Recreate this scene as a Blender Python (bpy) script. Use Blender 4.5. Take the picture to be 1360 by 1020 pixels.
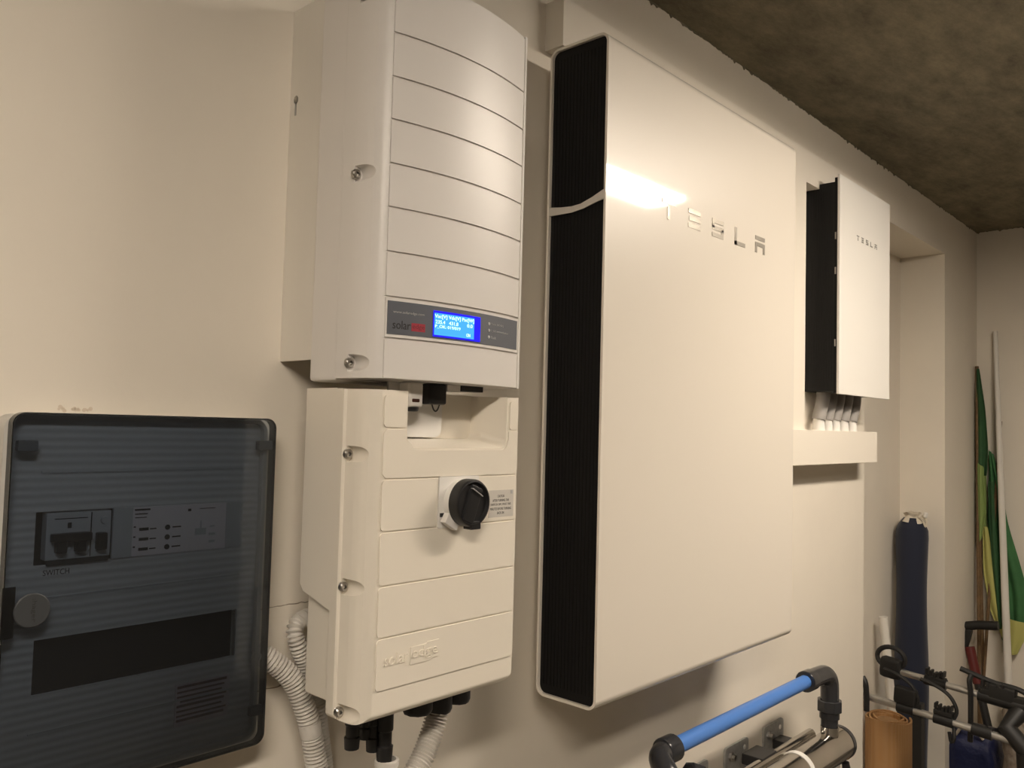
import bpy, bmesh, math, random
from mathutils import Vector, Matrix
random.seed(7)
scn = bpy.context.scene
COL = scn.collection
for o in list(bpy.data.objects):
    bpy.data.objects.remove(o)

# All measures below: X along the main wall, Y into the wall, Z above a datum 1 m over the floor.
OZ = 1.0
WALL = 0.17          # main wall surface
CEIL = 1.412
FLOOR = -1.0

# ------------------------------------------------------------------ camera
CAM = Vector((-1.12847, -0.83224, 0.46694))
YAW, PITCH, ROLL, FPX = 0.827493, 0.050611, 0.025919, 1105.16
ca, sa, cb, sb = math.cos(YAW), math.sin(YAW), math.cos(PITCH), math.sin(PITCH)
fwd = Vector((sa * cb, ca * cb, sb))
rt0 = Vector((ca, -sa, 0.0))
up0 = rt0.cross(fwd)
rt = rt0 * math.cos(ROLL) + up0 * math.sin(ROLL)
up = -rt0 * math.sin(ROLL) + up0 * math.cos(ROLL)
cd = bpy.data.cameras.new('camera')
cam = bpy.data.objects.new('camera', cd)
COL.objects.link(cam)
M = Matrix((rt, up, -fwd)).transposed().to_4x4()
M.translation = CAM + Vector((0, 0, OZ))
cam.matrix_world = M
cd.sensor_fit = 'HORIZONTAL'
cd.sensor_width = 36.0
cd.lens = FPX / 1360.0 * 36.0
cd.clip_start = 0.02
scn.camera = cam

# ------------------------------------------------------------------ world, exposure
w = bpy.data.worlds.new('world')
scn.world = w
w.use_nodes = True
w.node_tree.nodes['Background'].inputs[0].default_value = (1.0, 0.9, 0.75, 1)
w.node_tree.nodes['Background'].inputs[1].default_value = 0.02
scn.view_settings.view_transform = 'Standard'
scn.view_settings.look = 'None'
scn.view_settings.gamma = 1.0
scn.view_settings.use_curve_mapping = False
scn.view_settings.exposure = 1.15

LAMP_RIGHT = 28.0     # emission of the two ceiling battens
LAMP_LEFT = 36.0
LAMP_COL = (1.0, 0.87, 0.725)

# ------------------------------------------------------------------ materials
def mat(name, col, rough=0.5, metal=0.0, coat=0.0, coat_rough=0.03, noise=None, bump=None, spec=0.5, sheen=0.0):
    """noise=(scale, amount[, second colour]); bump=(scale, strength[, distance])"""
    m = bpy.data.materials.new(name)
    m.use_nodes = True
    nt = m.node_tree
    b = nt.nodes['Principled BSDF']
    b.inputs['Base Color'].default_value = (*col, 1)
    b.inputs['Roughness'].default_value = rough
    b.inputs['Metallic'].default_value = metal
    b.inputs['Coat Weight'].default_value = coat
    b.inputs['Coat Roughness'].default_value = coat_rough
    b.inputs['Specular IOR Level'].default_value = spec
    b.inputs['Sheen Weight'].default_value = sheen
    tc = None
    if noise or bump:
        tc = nt.nodes.new('ShaderNodeTexCoord')
    if noise:
        n = nt.nodes.new('ShaderNodeTexNoise')
        n.inputs['Scale'].default_value = noise[0]
        n.inputs['Detail'].default_value = 6
        n.inputs['Roughness'].default_value = 0.6
        nt.links.new(tc.outputs['Object'], n.inputs['Vector'])
        r = nt.nodes.new('ShaderNodeValToRGB')
        r.color_ramp.elements[0].position = 0.3
        r.color_ramp.elements[1].position = 0.7
        c2 = noise[2] if len(noise) > 2 else tuple(c * (1 - noise[1]) for c in col)
        r.color_ramp.elements[0].color = (*c2, 1)
        r.color_ramp.elements[1].color = (*col, 1)
        nt.links.new(n.outputs['Fac'], r.inputs[0])
        nt.links.new(r.outputs[0], b.inputs['Base Color'])
    if bump:
        n = nt.nodes.new('ShaderNodeTexNoise')
        n.inputs['Scale'].default_value = bump[0]
        n.inputs['Detail'].default_value = 5
        nt.links.new(tc.outputs['Object'], n.inputs['Vector'])
        bp = nt.nodes.new('ShaderNodeBump')
        bp.inputs['Strength'].default_value = bump[1]
        bp.inputs['Distance'].default_value = bump[2] if len(bump) > 2 else 0.002
        nt.links.new(n.outputs['Fac'], bp.inputs['Height'])
        nt.links.new(bp.outputs[0], b.inputs['Normal'])
    return m

def emis(name, col, s):
    m = bpy.data.materials.new(name)
    m.use_nodes = True
    nt = m.node_tree
    nt.nodes.clear()
    e = nt.nodes.new('ShaderNodeEmission')
    e.inputs[0].default_value = (*col, 1)
    e.inputs[1].default_value = s
    o = nt.nodes.new('ShaderNodeOutputMaterial')
    nt.links.new(e.outputs[0], o.inputs[0])
    return m

def smoked(name, tint, rough=0.08):
    m = bpy.data.materials.new(name)
    m.use_nodes = True
    nt = m.node_tree
    nt.nodes.clear()
    t = nt.nodes.new('ShaderNodeBsdfTransparent')
    t.inputs[0].default_value = (*tint, 1)
    g = nt.nodes.new('ShaderNodeBsdfGlossy')
    g.inputs['Color'].default_value = (0.9, 0.9, 0.9, 1)
    g.inputs['Roughness'].default_value = rough
    f = nt.nodes.new('ShaderNodeFresnel')
    f.inputs[0].default_value = 1.45
    mx = nt.nodes.new('ShaderNodeMixShader')
    o = nt.nodes.new('ShaderNodeOutputMaterial')
    nt.links.new(f.outputs[0], mx.inputs[0])
    nt.links.new(t.outputs[0], mx.inputs[1])
    nt.links.new(g.outputs[0], mx.inputs[2])
    df = nt.nodes.new('ShaderNodeBsdfDiffuse')          # fine scuffs on the plastic
    df.inputs[0].default_value = (0.45, 0.46, 0.47, 1)
    m2 = nt.nodes.new('ShaderNodeMixShader')
    m2.inputs[0].default_value = 0.02
    nt.links.new(mx.outputs[0], m2.inputs[1])
    nt.links.new(df.outputs[0], m2.inputs[2])
    nt.links.new(m2.outputs[0], o.inputs[0])
    return m

def ceiling_mat():
    m = mat('raw_concrete', (0.155, 0.125, 0.08), rough=0.9)
    nt = m.node_tree
    b = nt.nodes['Principled BSDF']
    tc = nt.nodes.new('ShaderNodeTexCoord')
    mp = nt.nodes.new('ShaderNodeMapping')
    mp.inputs['Scale'].default_value = (1.0, 2.2, 1.0)
    mp.inputs['Rotation'].default_value = (0, 0, 0.35)
    nt.links.new(tc.outputs['Object'], mp.inputs[0])
    n1 = nt.nodes.new('ShaderNodeTexNoise')
    n1.inputs['Scale'].default_value = 4.2
    n1.inputs['Detail'].default_value = 10
    n1.inputs['Roughness'].default_value = 0.76
    nt.links.new(mp.outputs[0], n1.inputs['Vector'])
    r = nt.nodes.new('ShaderNodeValToRGB')
    r.color_ramp.elements[0].position = 0.3
    r.color_ramp.elements[0].color = (0.085, 0.072, 0.047, 1)
    r.color_ramp.elements[1].position = 0.72
    r.color_ramp.elements[1].color = (0.30, 0.26, 0.175, 1)
    nt.links.new(n1.outputs['Fac'], r.inputs[0])
    n2 = nt.nodes.new('ShaderNodeTexNoise')
    n2.inputs['Scale'].default_value = 7.0
    n2.inputs['Detail'].default_value = 8
    n2.inputs['Roughness'].default_value = 0.75
    nt.links.new(mp.outputs[0], n2.inputs['Vector'])
    r2 = nt.nodes.new('ShaderNodeValToRGB')
    r2.color_ramp.elements[0].position = 0.66
    r2.color_ramp.elements[0].color = (0, 0, 0, 1)
    r2.color_ramp.elements[1].position = 0.78
    r2.color_ramp.elements[1].color = (1, 1, 1, 1)
    nt.links.new(n2.outputs['Fac'], r2.inputs[0])
    mx = nt.nodes.new('ShaderNodeMix')
    mx.data_type = 'RGBA'
    nt.links.new(r2.outputs[0], mx.inputs['Factor'])
    nt.links.new(r.outputs[0], mx.inputs['A'])
    mx.inputs['B'].default_value = (0.34, 0.30, 0.22, 1)
    nt.links.new(mx.outputs['Result'], b.inputs['Base Color'])
    bp = nt.nodes.new('ShaderNodeBump')
    bp.inputs['Strength'].default_value = 0.6
    bp.inputs['Distance'].default_value = 0.01
    nt.links.new(n1.outputs['Fac'], bp.inputs['Height'])
    nt.links.new(bp.outputs[0], b.inputs['Normal'])
    return m

def brushed_mat():
    m = mat('brushed_aluminium', (0.84, 0.82, 0.78), rough=0.38, metal=0.65)
    nt = m.node_tree
    b = nt.nodes['Principled BSDF']
    tc = nt.nodes.new('ShaderNodeTexCoord')
    mp = nt.nodes.new('ShaderNodeMapping')
    mp.inputs['Scale'].default_value = (300, 300, 6)
    n = nt.nodes.new('ShaderNodeTexNoise')
    n.inputs['Scale'].default_value = 1.0
    n.inputs['Detail'].default_value = 4
    nt.links.new(tc.outputs['Object'], mp.inputs[0])
    nt.links.new(mp.outputs[0], n.inputs['Vector'])
    mr = nt.nodes.new('ShaderNodeMapRange')
    mr.inputs['To Min'].default_value = 0.38
    mr.inputs['To Max'].default_value = 0.62
    nt.links.new(n.outputs['Fac'], mr.inputs['Value'])
    nt.links.new(mr.outputs[0], b.inputs['Roughness'])
    bp = nt.nodes.new('ShaderNodeBump')
    bp.inputs['Strength'].default_value = 0.12
    bp.inputs['Distance'].default_value = 0.001
    nt.links.new(n.outputs['Fac'], bp.inputs['Height'])
    nt.links.new(bp.outputs[0], b.inputs['Normal'])
    return m

def wave_mat(name, col, scale, axis, dist, rough=0.5, col2=None):
    """fine parallel relief (ribs, slats) along one axis"""
    m = mat(name, col, rough=rough)
    nt = m.node_tree
    b = nt.nodes['Principled BSDF']
    tc = nt.nodes.new('ShaderNodeTexCoord')
    wv = nt.nodes.new('ShaderNodeTexWave')
    wv.bands_direction = axis
    wv.inputs['Scale'].default_value = scale
    wv.inputs['Distortion'].default_value = 0.6
    wv.inputs['Detail'].default_value = 3
    nt.links.new(tc.outputs['Object'], wv.inputs['Vector'])
    bp = nt.nodes.new('ShaderNodeBump')
    bp.inputs['Distance'].default_value = dist
    bp.inputs['Strength'].default_value = 0.7
    nt.links.new(wv.outputs['Fac'], bp.inputs['Height'])
    nt.links.new(bp.outputs[0], b.inputs['Normal'])
    if col2:
        r = nt.nodes.new('ShaderNodeValToRGB')
        r.color_ramp.elements[0].color = (*col2, 1)
        r.color_ramp.elements[1].color = (*col, 1)
        nt.links.new(wv.outputs['Fac'], r.inputs[0])
        nt.links.new(r.outputs[0], b.inputs['Base Color'])
    return m

MT = dict(
    wall=mat('cream_wall_paint', (0.80, 0.74, 0.64), rough=0.75, noise=(3.0, 0.05), bump=(120, 0.12, 0.0015)),
    plaster=mat('cream_trim_paint', (0.80, 0.745, 0.65), rough=0.7, bump=(60, 0.1, 0.0015)),
    ceiling=ceiling_mat(),
    floor=mat('grey_concrete_floor', (0.20, 0.18, 0.15), rough=0.8, noise=(4.0, 0.3)),
    brick=mat('bare_brown_masonry', (0.22, 0.18, 0.13), rough=0.85, noise=(6.0, 0.3)),
    inv=mat('off_white_enamel', (0.74, 0.71, 0.675), rough=0.37, bump=(500, 0.04, 0.0005)),
    sw=mat('ivory_plastic', (0.80, 0.745, 0.645), rough=0.36),
    groove=mat('groove_enamel', (0.60, 0.56, 0.51), rough=0.55),
    alu=brushed_mat(),
    steel=mat('polished_steel', (0.60, 0.57, 0.53), rough=0.16, metal=1.0, noise=(9, 0.2)),
    zinc=mat('galvanised_plate', (0.46, 0.46, 0.44), rough=0.5, metal=0.3, noise=(60, 0.35)),
    screw=mat('steel_screw', (0.45, 0.43, 0.40), rough=0.3, metal=1.0),
    grey=mat('grey_display_plate', (0.105, 0.112, 0.130), rough=0.5),
    lcd=emis('lcd_blue', (0.035, 0.20, 1.0), 1.15),
    lcd_dark=emis('lcd_deep_blue', (0.02, 0.015, 0.75), 0.75),
    lcd_text=emis('lcd_text', (0.45, 0.80, 1.0), 1.15),
    black_print=mat('black_print', (0.02, 0.02, 0.02), rough=0.6),
    grey_print=mat('light_grey_print', (0.42, 0.42, 0.42), rough=0.6),
    red_print=mat('red_print', (0.36, 0.03, 0.05), rough=0.6),
    blackp=mat('black_plastic', (0.012, 0.012, 0.013), rough=0.42),
    darkp=mat('dark_grey_fitting', (0.030, 0.031, 0.035), rough=0.2),
    whitep=mat('white_plastic', (0.78, 0.76, 0.72), rough=0.4),
    sticker=mat('silver_sticker', (0.58, 0.55, 0.50), rough=0.45),
    gloss=mat('gloss_white_panel', (0.80, 0.745, 0.655), rough=0.35, coat=1.0, coat_rough=0.05),
    satin=mat('satin_white_panel', (0.83, 0.81, 0.76), rough=0.42),
    side=mat('black_side_plastic', (0.004, 0.004, 0.0045), rough=0.5, spec=0.25),
    side2=mat('charcoal_side_plastic', (0.009, 0.0095, 0.010), rough=0.5, spec=0.3),
    letter=mat('silver_lettering', (0.40, 0.37, 0.32), rough=0.36, metal=0.75),
    letter2=mat('grey_lettering', (0.32, 0.31, 0.28), rough=0.4, metal=0.6),
    film=mat('torn_film', (0.62, 0.58, 0.52), rough=0.5),
    smoked=smoked('smoked_plastic', (0.70, 0.74, 0.79)),
    smoked_d=smoked('smoked_plastic_edge', (0.25, 0.26, 0.27)),
    inner=wave_mat('ribbed_inner_cover', (0.50, 0.50, 0.50), 36, 'Z', 0.0008, rough=0.5, col2=(0.45, 0.45, 0.45)),
    innerp=mat('inner_grey_plastic', (0.40, 0.41, 0.42), rough=0.5),
    recess_shade=mat('recess_shade_black', (0.004, 0.004, 0.004), rough=0.9),  # near-black colour standing in for shade inside openings
    paper=mat('label_paper', (0.62, 0.57, 0.58), rough=0.7),
    conduit=mat('grey_white_conduit', (0.66, 0.63, 0.58), rough=0.45),
    conduit_g=mat('grey_conduit', (0.34, 0.32, 0.30), rough=0.5),
    copper=mat('red_wire', (0.45, 0.07, 0.05), rough=0.4),
    blue=mat('blue_pipe_plastic', (0.075, 0.215, 0.60), rough=0.36),
    navy=mat('navy_canvas', (0.008, 0.012, 0.030), rough=0.85, bump=(300, 0.3, 0.001), sheen=0.2),
    cord=mat('cream_cord', (0.62, 0.56, 0.46), rough=0.8),
    bluebag=mat('blue_nylon', (0.008, 0.013, 0.06), rough=0.6, bump=(40, 0.5, 0.01)),
    bamboo=wave_mat('bamboo_slats', (0.50, 0.29, 0.13), 45, 'X', 0.001, rough=0.55, col2=(0.48, 0.26, 0.10)),
    bamboo2=mat('bamboo_end', (0.46, 0.27, 0.12), rough=0.7, noise=(200, 0.3)),
    rack=mat('silver_tube', (0.58, 0.57, 0.55), rough=0.3, metal=0.9),
    rubber=mat('black_rubber', (0.009, 0.0085, 0.008), rough=0.55),
    pvc=mat('white_pvc', (0.74, 0.71, 0.65), rough=0.4),
    wood=mat('brown_pole_wood', (0.20, 0.12, 0.055), rough=0.6, noise=(60, 0.4)),
    green=mat('green_cloth', (0.055, 0.19, 0.065), rough=0.8, noise=(8, 0.3)),
    dgreen=mat('dark_green_cloth', (0.03, 0.10, 0.035), rough=0.8, noise=(8, 0.3)),
    lime=mat('lime_cloth', (0.24, 0.33, 0.10), rough=0.8),
    yellow=mat('yellow_cloth', (0.46, 0.45, 0.14), rough=0.8),
    red=mat('red_metal', (0.11, 0.012, 0.010), rough=0.45),
    floral=mat('floral_fabric', (0.48, 0.42, 0.34), rough=0.9, noise=(28, 0.5, (0.20, 0.15, 0.12))),
    led=mat('indicator', (0.5, 0.5, 0.5), rough=0.4),
    tab=mat('smoked_tab', (0.13, 0.135, 0.14), rough=0.4),
    tube=None,
)
MT['lampR'] = emis('batten_diffuser_light', LAMP_COL, LAMP_RIGHT)
MT['lampL'] = emis('batten_diffuser_light_dim', LAMP_COL, LAMP_LEFT)

# ------------------------------------------------------------------ helpers
WLOC = {}

def tag(o, label=None, cat=None, group=None, kind=None):
    if label: o['label'] = label
    if cat: o['category'] = cat
    if group: o['group'] = group
    if kind: o['kind'] = kind
    return o

def thing(name, label, cat, loc, group=None):
    o = bpy.data.objects.new(name, None)
    o.empty_display_size = 0.05
    COL.objects.link(o)
    o.location = (loc[0], loc[1], loc[2] + OZ)
    WLOC[o.name] = Vector(loc)
    return tag(o, label, cat, group)

def obj(name, bm, m, parent=None, origin=None, ang=35, smooth=True, wn=True):
    """link the bmesh as one mesh object; vertices are given in scene measures"""
    if isinstance(bm, bpy.types.Mesh):
        me = bm
    else:
        bmesh.ops.recalc_face_normals(bm, faces=bm.faces)
        me = bpy.data.meshes.new(name)
        bm.to_mesh(me)
        bm.free()
    vs = [v.co for v in me.vertices]
    if origin is None:
        lo = Vector((min(v[i] for v in vs) for i in range(3)))
        hi = Vector((max(v[i] for v in vs) for i in range(3)))
        origin = (lo + hi) / 2
        if parent is None:
            origin.z = lo.z
    origin = Vector(origin)
    me.transform(Matrix.Translation(-origin))
    if smooth:
        me.polygons.foreach_set('use_smooth', [True] * len(me.polygons))
        me.set_sharp_from_angle(angle=math.radians(ang))
    me.materials.clear()
    me.materials.append(MT[m] if isinstance(m, str) else m)
    o = bpy.data.objects.new(name, me)
    COL.objects.link(o)
    if smooth and wn:                       # keeps flat faces optically flat next to rounded edges
        md = o.modifiers.new('weighted_normals', 'WEIGHTED_NORMAL')
        md.keep_sharp = True
        md.weight = 100
        md.mode = 'FACE_AREA'
    if parent is not None:
        o.parent = parent
        o.location = origin - WLOC[parent.name]
    else:
        o.location = (origin.x, origin.y, origin.z + OZ)
    WLOC[o.name] = origin
    return o

def twin(src, delta, parent):
    """another copy of a part, sharing its mesh, moved by delta"""
    o = src.copy()
    COL.objects.link(o)
    o.parent = parent
    o.location = WLOC[src.name] + Vector(delta) - (WLOC[parent.name] if parent else Vector((0, 0, -OZ)))
    WLOC[o.name] = WLOC[src.name] + Vector(delta)
    return o

def NB():
    return bmesh.new()

def box(bm, x0, x1, y0, y1, z0, z1, bev=0.0, seg=2):
    t = bmesh.new()
    bmesh.ops.create_cube(t, size=1.0)
    for v in t.verts:
        v.co = Vector(((x0 + x1) / 2 + v.co.x * (x1 - x0), (y0 + y1) / 2 + v.co.y * (y1 - y0), (z0 + z1) / 2 + v.co.z * (z1 - z0)))
    if bev:
        bmesh.ops.bevel(t, geom=list(t.edges), offset=bev, segments=seg, profile=0.5, affect='EDGES')
    me = bpy.data.meshes.new('t')
    t.to_mesh(me)
    t.free()
    bm.from_mesh(me)
    bpy.data.meshes.remove(me)
    return bm

def B(*a, **k):
    return box(NB(), *a, **k)

def prism(bm, poly, axis, a, b):
    """extrude a closed polygon along axis: 'x' poly=(y,z); 'y' poly=(x,z); 'z' poly=(x,y)"""
    def P(u, v, t):
        return {'x': (t, u, v), 'y': (u, t, v), 'z': (u, v, t)}[axis]
    A = [bm.verts.new(P(u, v, a)) for u, v in poly]
    C = [bm.verts.new(P(u, v, b)) for u, v in poly]
    n = len(poly)
    for i in range(n):
        bm.faces.new((A[i], A[(i + 1) % n], C[(i + 1) % n], C[i]))
    bm.faces.new(A)
    bm.faces.new(C)
    return bm

def bevel_all(bm, off, seg=2, ang=30):
    es = [e for e in bm.edges if len(e.link_faces) == 2 and e.calc_face_angle(0) > math.radians(ang)]
    bmesh.ops.bevel(bm, geom=es, offset=off, segments=seg, profile=0.5, affect='EDGES', clamp_overlap=True)
    return bm

def rrect(x0, x1, z0, z1, r, n=5, corners=(1, 1, 1, 1)):
    """rounded rectangle, counter-clockwise from lower left"""
    out = []
    cs = [(x0, z0, 180), (x1, z0, 270), (x1, z1, 0), (x0, z1, 90)]
    for k, (cx, cz, a0) in enumerate(cs):
        if not corners[k] or r <= 0:
            out.append((cx, cz))
            continue
        mx = cx + r if cx == x0 else cx - r
        mz = cz + r if cz == z0 else cz - r
        for i in range(n + 1):
            a = math.radians(a0 + 90 * i / n)
            out.append((mx + r * math.cos(a), mz + r * math.sin(a)))
    return out

def frame_of(d):
    d = d.normalized()
    h = Vector((0, 0, 1)) if abs(d.z) < 0.9 else Vector((1, 0, 0))
    s = d.cross(h).normalized()
    return s, d.cross(s).normalized()

def tube(bm, pts, r, n=12, caps=True):
    """sweep a circle; r is a number or a list per point"""
    pts = [Vector(p) for p in pts]
    rs = r if isinstance(r, (list, tuple)) else [r] * len(pts)
    s, t = frame_of(pts[1] - pts[0])
    rings = []
    for i, p in enumerate(pts):
        d = (pts[min(i + 1, len(pts) - 1)] - pts[max(i - 1, 0)]).normalized()
        s = (s - d * s.dot(d)).normalized()
        t = d.cross(s)
        rings.append([bm.verts.new(p + (s * math.cos(2 * math.pi * k / n) + t * math.sin(2 * math.pi * k / n)) * rs[i]) for k in range(n)])
    for a, b in zip(rings, rings[1:]):
        for k in range(n):
            bm.faces.new((a[k], a[(k + 1) % n], b[(k + 1) % n], b[k]))
    if caps:
        bm.faces.new(rings[0])
        bm.faces.new(rings[-1][::-1])
    return bm

def lathe(bm, prof, o, d, n=20):
    """prof = (distance along d, radius)"""
    d = Vector(d).normalized()
    o = Vector(o)
    s, t = frame_of(d)
    rings = []
    for h, r in prof:
        r = max(r, 1e-5)
        rings.append([bm.verts.new(o + d * h + (s * math.cos(2 * math.pi * k / n) + t * math.sin(2 * math.pi * k / n)) * r) for k in range(n)])
    for a, b in zip(rings, rings[1:]):
        for k in range(n):
            bm.faces.new((a[k], a[(k + 1) % n], b[(k + 1) % n], b[k]))
    bm.faces.new(rings[0])
    bm.faces.new(rings[-1][::-1])
    return bm

def spline(pts, step=0.004):
    pts = [Vector(p) for p in pts]
    P = [pts[0] * 2 - pts[1]] + pts + [pts[-1] * 2 - pts[-2]]
    out = []
    for i in range(1, len(P) - 2):
        n = max(2, int((P[i + 1] - P[i]).length / step))
        for k in range(n):
            t = k / n
            a, b, c, d = P[i - 1], P[i], P[i + 1], P[i + 2]
            out.append(0.5 * ((2 * b) + (c - a) * t + (2 * a - 5 * b + 4 * c - d) * t * t + (3 * b - a - 3 * c + d) * t ** 3))
    out.append(P[-2])
    return out

def corrugated(bm, pts, r, pitch=0.0050, amp=0.0021, n=16):
    p = spline(pts, 0.0012)
    rs, s = [], 0.0
    for i, q in enumerate(p):
        if i: s += (q - p[i - 1]).length
        c = math.sin(2 * math.pi * s / pitch)
        rs.append(r + amp * math.copysign(abs(c) ** 0.6, c))
    return tube(bm, p, rs, n)

def oriented(bm, size, o, xd, zd, bev=0.0):
    """box of size centred at o with its x axis along xd and z near zd"""
    t = bmesh.new()
    box(t, -size[0] / 2, size[0] / 2, -size[1] / 2, size[1] / 2, -size[2] / 2, size[2] / 2, bev)
    X = Vector(xd).normalized()
    Y = Vector(zd).cross(X).normalized()
    Z = X.cross(Y)
    m = Matrix((X, Y, Z)).transposed().to_4x4()
    m.translation = Vector(o)
    me = bpy.data.meshes.new('t')
    t.to_mesh(me)
    t.free()
    me.transform(m)
    bm.from_mesh(me)
    bpy.data.meshes.remove(me)
    return bm

def cut(bm, *cutters):
    """boolean difference, returns a mesh"""
    def mk(b, n):
        bmesh.ops.recalc_face_normals(b, faces=b.faces)
        me = bpy.data.meshes.new(n)
        b.to_mesh(me)
        b.free()
        o = bpy.data.objects.new(n, me)
        COL.objects.link(o)
        return o
    base = mk(bm, 'base')
    cs = [mk(c, 'cutter') for c in cutters]
    for c in cs:
        md = base.modifiers.new('b', 'BOOLEAN')
        md.operation = 'DIFFERENCE'
        md.solver = 'EXACT'
        md.object = c
    bpy.context.view_layer.update()
    dg = bpy.context.evaluated_depsgraph_get()
    me = bpy.data.meshes.new_from_object(base.evaluated_get(dg))
    for o in [base] + cs:
        bpy.data.objects.remove(o)
    return me

def text(name, body, x0, x1, z0, z1, m, parent, surf, thick=0.0006, spacing=1.0, vertical=False, keep=False):
    """flat lettering fitted into a rectangle on a surface facing -Y; surf(x) gives the surface's y"""
    cu = bpy.data.curves.new(name, 'FONT')
    cu.body = body
    cu.extrude = 0.0
    cu.resolution_u = 3
    cu.space_character = spacing
    cu.align_x = 'CENTER'
    t = bpy.data.objects.new(name, cu)
    COL.objects.link(t)
    bpy.context.view_layer.update()
    me = bpy.data.meshes.new_from_object(t.evaluated_get(bpy.context.evaluated_depsgraph_get()))
    bpy.data.objects.remove(t)
    bm = NB()
    bm.from_mesh(me)
    bmesh.ops.remove_doubles(bm, verts=bm.verts, dist=1e-5)
    r = bmesh.ops.extrude_face_region(bm, geom=list(bm.faces))
    top = {v for v in r['geom'] if isinstance(v, bmesh.types.BMVert)}
    if vertical:
        for v in bm.verts:
            v.co = Vector((v.co.y, -v.co.x, 0))
    lx, hx = min(v.co.x for v in bm.verts), max(v.co.x for v in bm.verts)
    lz, hz = min(v.co.y for v in bm.verts), max(v.co.y for v in bm.verts)
    for v in bm.verts:
        x = x0 + (v.co.x - lx) / (hx - lx) * (x1 - x0)
        z = z0 + (v.co.y - lz) / (hz - lz) * (z1 - z0)
        v.co = Vector((x, surf(x) - (thick if v in top else 0.0), z))
    return obj(name, bm, m, parent, smooth=False)

def screw_mesh(o, d=(0, -1, 0), r=0.006, h=0.005):
    return lathe(NB(), [(0, r), (h * 0.7, r), (h, r * 0.75), (h, r * 0.45), (h * 0.4, r * 0.40), (h * 0.4, 0)], o, d, 14)

def struct(name, bm, m, label=None, parent=None, **k):
    o = obj(name, bm, m, parent, **k)
    if parent is None:
        o['kind'] = 'structure'
        if label: o['label'] = label
    return o

# ------------------------------------------------------------------ the room
XR, YB, XL = 3.094, -5.2, -4.6          # end wall, wall behind the camera, far left wall
AL0, AL1, ALB, ALT = 1.685, 2.594, 0.345, 1.228      # alcove left, right, back, soffit

bm = NB()
box(bm, XL - 0.1, AL0, WALL, WALL + 0.32, FLOOR, CEIL)           # wall carrying the equipment
box(bm, AL0, AL1, WALL, WALL + 0.32, ALT, CEIL)                  # lintel over the alcove
box(bm, AL1, XR + 0.1, WALL, WALL + 0.32, FLOOR, CEIL)           # pier beyond the alcove
box(bm, AL0, AL1, ALB, WALL + 0.32, FLOOR, ALT)                  # back of the alcove
struct('wall_back', bm, 'wall', 'cream painted wall carrying the equipment, with a shallow alcove')
struct('wall_right', B(XR, XR + 0.1, YB, WALL, FLOOR, CEIL), 'wall', 'cream end wall beside the alcove')
struct('wall_left', B(XL - 0.1, XL, YB, WALL, FLOOR, CEIL), 'brick', 'brown wall at the far left, out of view')
struct('wall_front', B(XL - 0.1, XR + 0.1, YB - 0.1, YB, FLOOR, CEIL), 'brick', 'brown wall behind the camera')
struct('floor', B(XL - 0.1, XR + 0.1, YB - 0.1, WALL + 0.32, FLOOR - 0.1, FLOOR), 'floor', 'grey concrete floor below the view')
ceil = struct('ceiling', B(XL - 0.1, XR + 0.1, YB - 0.1, WALL + 0.32, CEIL, CEIL + 0.15), 'ceiling', 'dark bare concrete ceiling with pale smears')

# ragged lower edge of the concrete where the wall paint stops
def ragged(bm, n, pt, dn):
    prev = None
    for i in range(n + 1):
        t = i / n
        h = 0.003 + 0.004 * abs(math.sin(t * 61)) * random.random() + (0.008 * random.random() if random.random() < 0.14 else 0)
        a, bq = pt(t, 0), pt(t, h)
        q = [bm.verts.new(a), bm.verts.new(bq), bm.verts.new(bq + dn), bm.verts.new(a + dn)]
        if prev:
            for k in range(4):
                bm.faces.new((prev[k], prev[(k + 1) % 4], q[(k + 1) % 4], q[k]))
        prev = q
bm = NB()
ragged(bm, 420, lambda t, h: Vector((0.0 + t * XR, WALL + 0.002, CEIL + 0.002 - h)), Vector((0, -0.004, 0)))
obj('ragged_edge', bm, 'ceiling', ceil, smooth=False)
bm = NB()
ragged(bm, 220, lambda t, h: Vector((XR + 0.002, WALL - t * 1.6, CEIL + 0.002 - h)), Vector((-0.004, 0, 0)))
obj('ragged_edge', bm, 'ceiling', ceil, smooth=False)

# plastered boxing over the battery and to the left of the small cabinet
CAS = 0.127
bm = NB()
prism(bm, [(0.03, 1.172), (0.86, 1.172), (0.86, 0.478), (1.112, 0.478), (1.112, 1.172), (1.685, 1.172), (1.685, 1.264), (0.03, 1.264)], 'y', CAS, WALL)
bevel_all(bm, 0.003, 2)
struct('trim_1', bm, 'plaster', 'cream plastered boxing around the small white cabinet')
struct('trim_2', B(0.88, 1.617, 0.105, WALL, 0.382, 0.478, bev=0.002), 'plaster', 'cream ledge box under the small white cabinet')

# hairline cracks in the paint beside the distribution board
bm = NB()
for z, x0, x1 in ((0.2145, -0.53, -0.44), (0.107, -0.53, -0.44)):
    p = [(x0 + (x1 - x0) * i / 14, WALL - 0.0002, z + random.uniform(-0.0012, 0.0012)) for i in range(15)]
    tube(bm, p, [0.0009 * random.uniform(0.5, 1.2) for _ in p], 5)
crack = obj('paint_crack', bm, mat('crack_dirt', (0.30, 0.25, 0.19), rough=0.9), None)
crack['kind'] = 'structure'
crack['label'] = 'hairline paint cracks between board and inverter'

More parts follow.
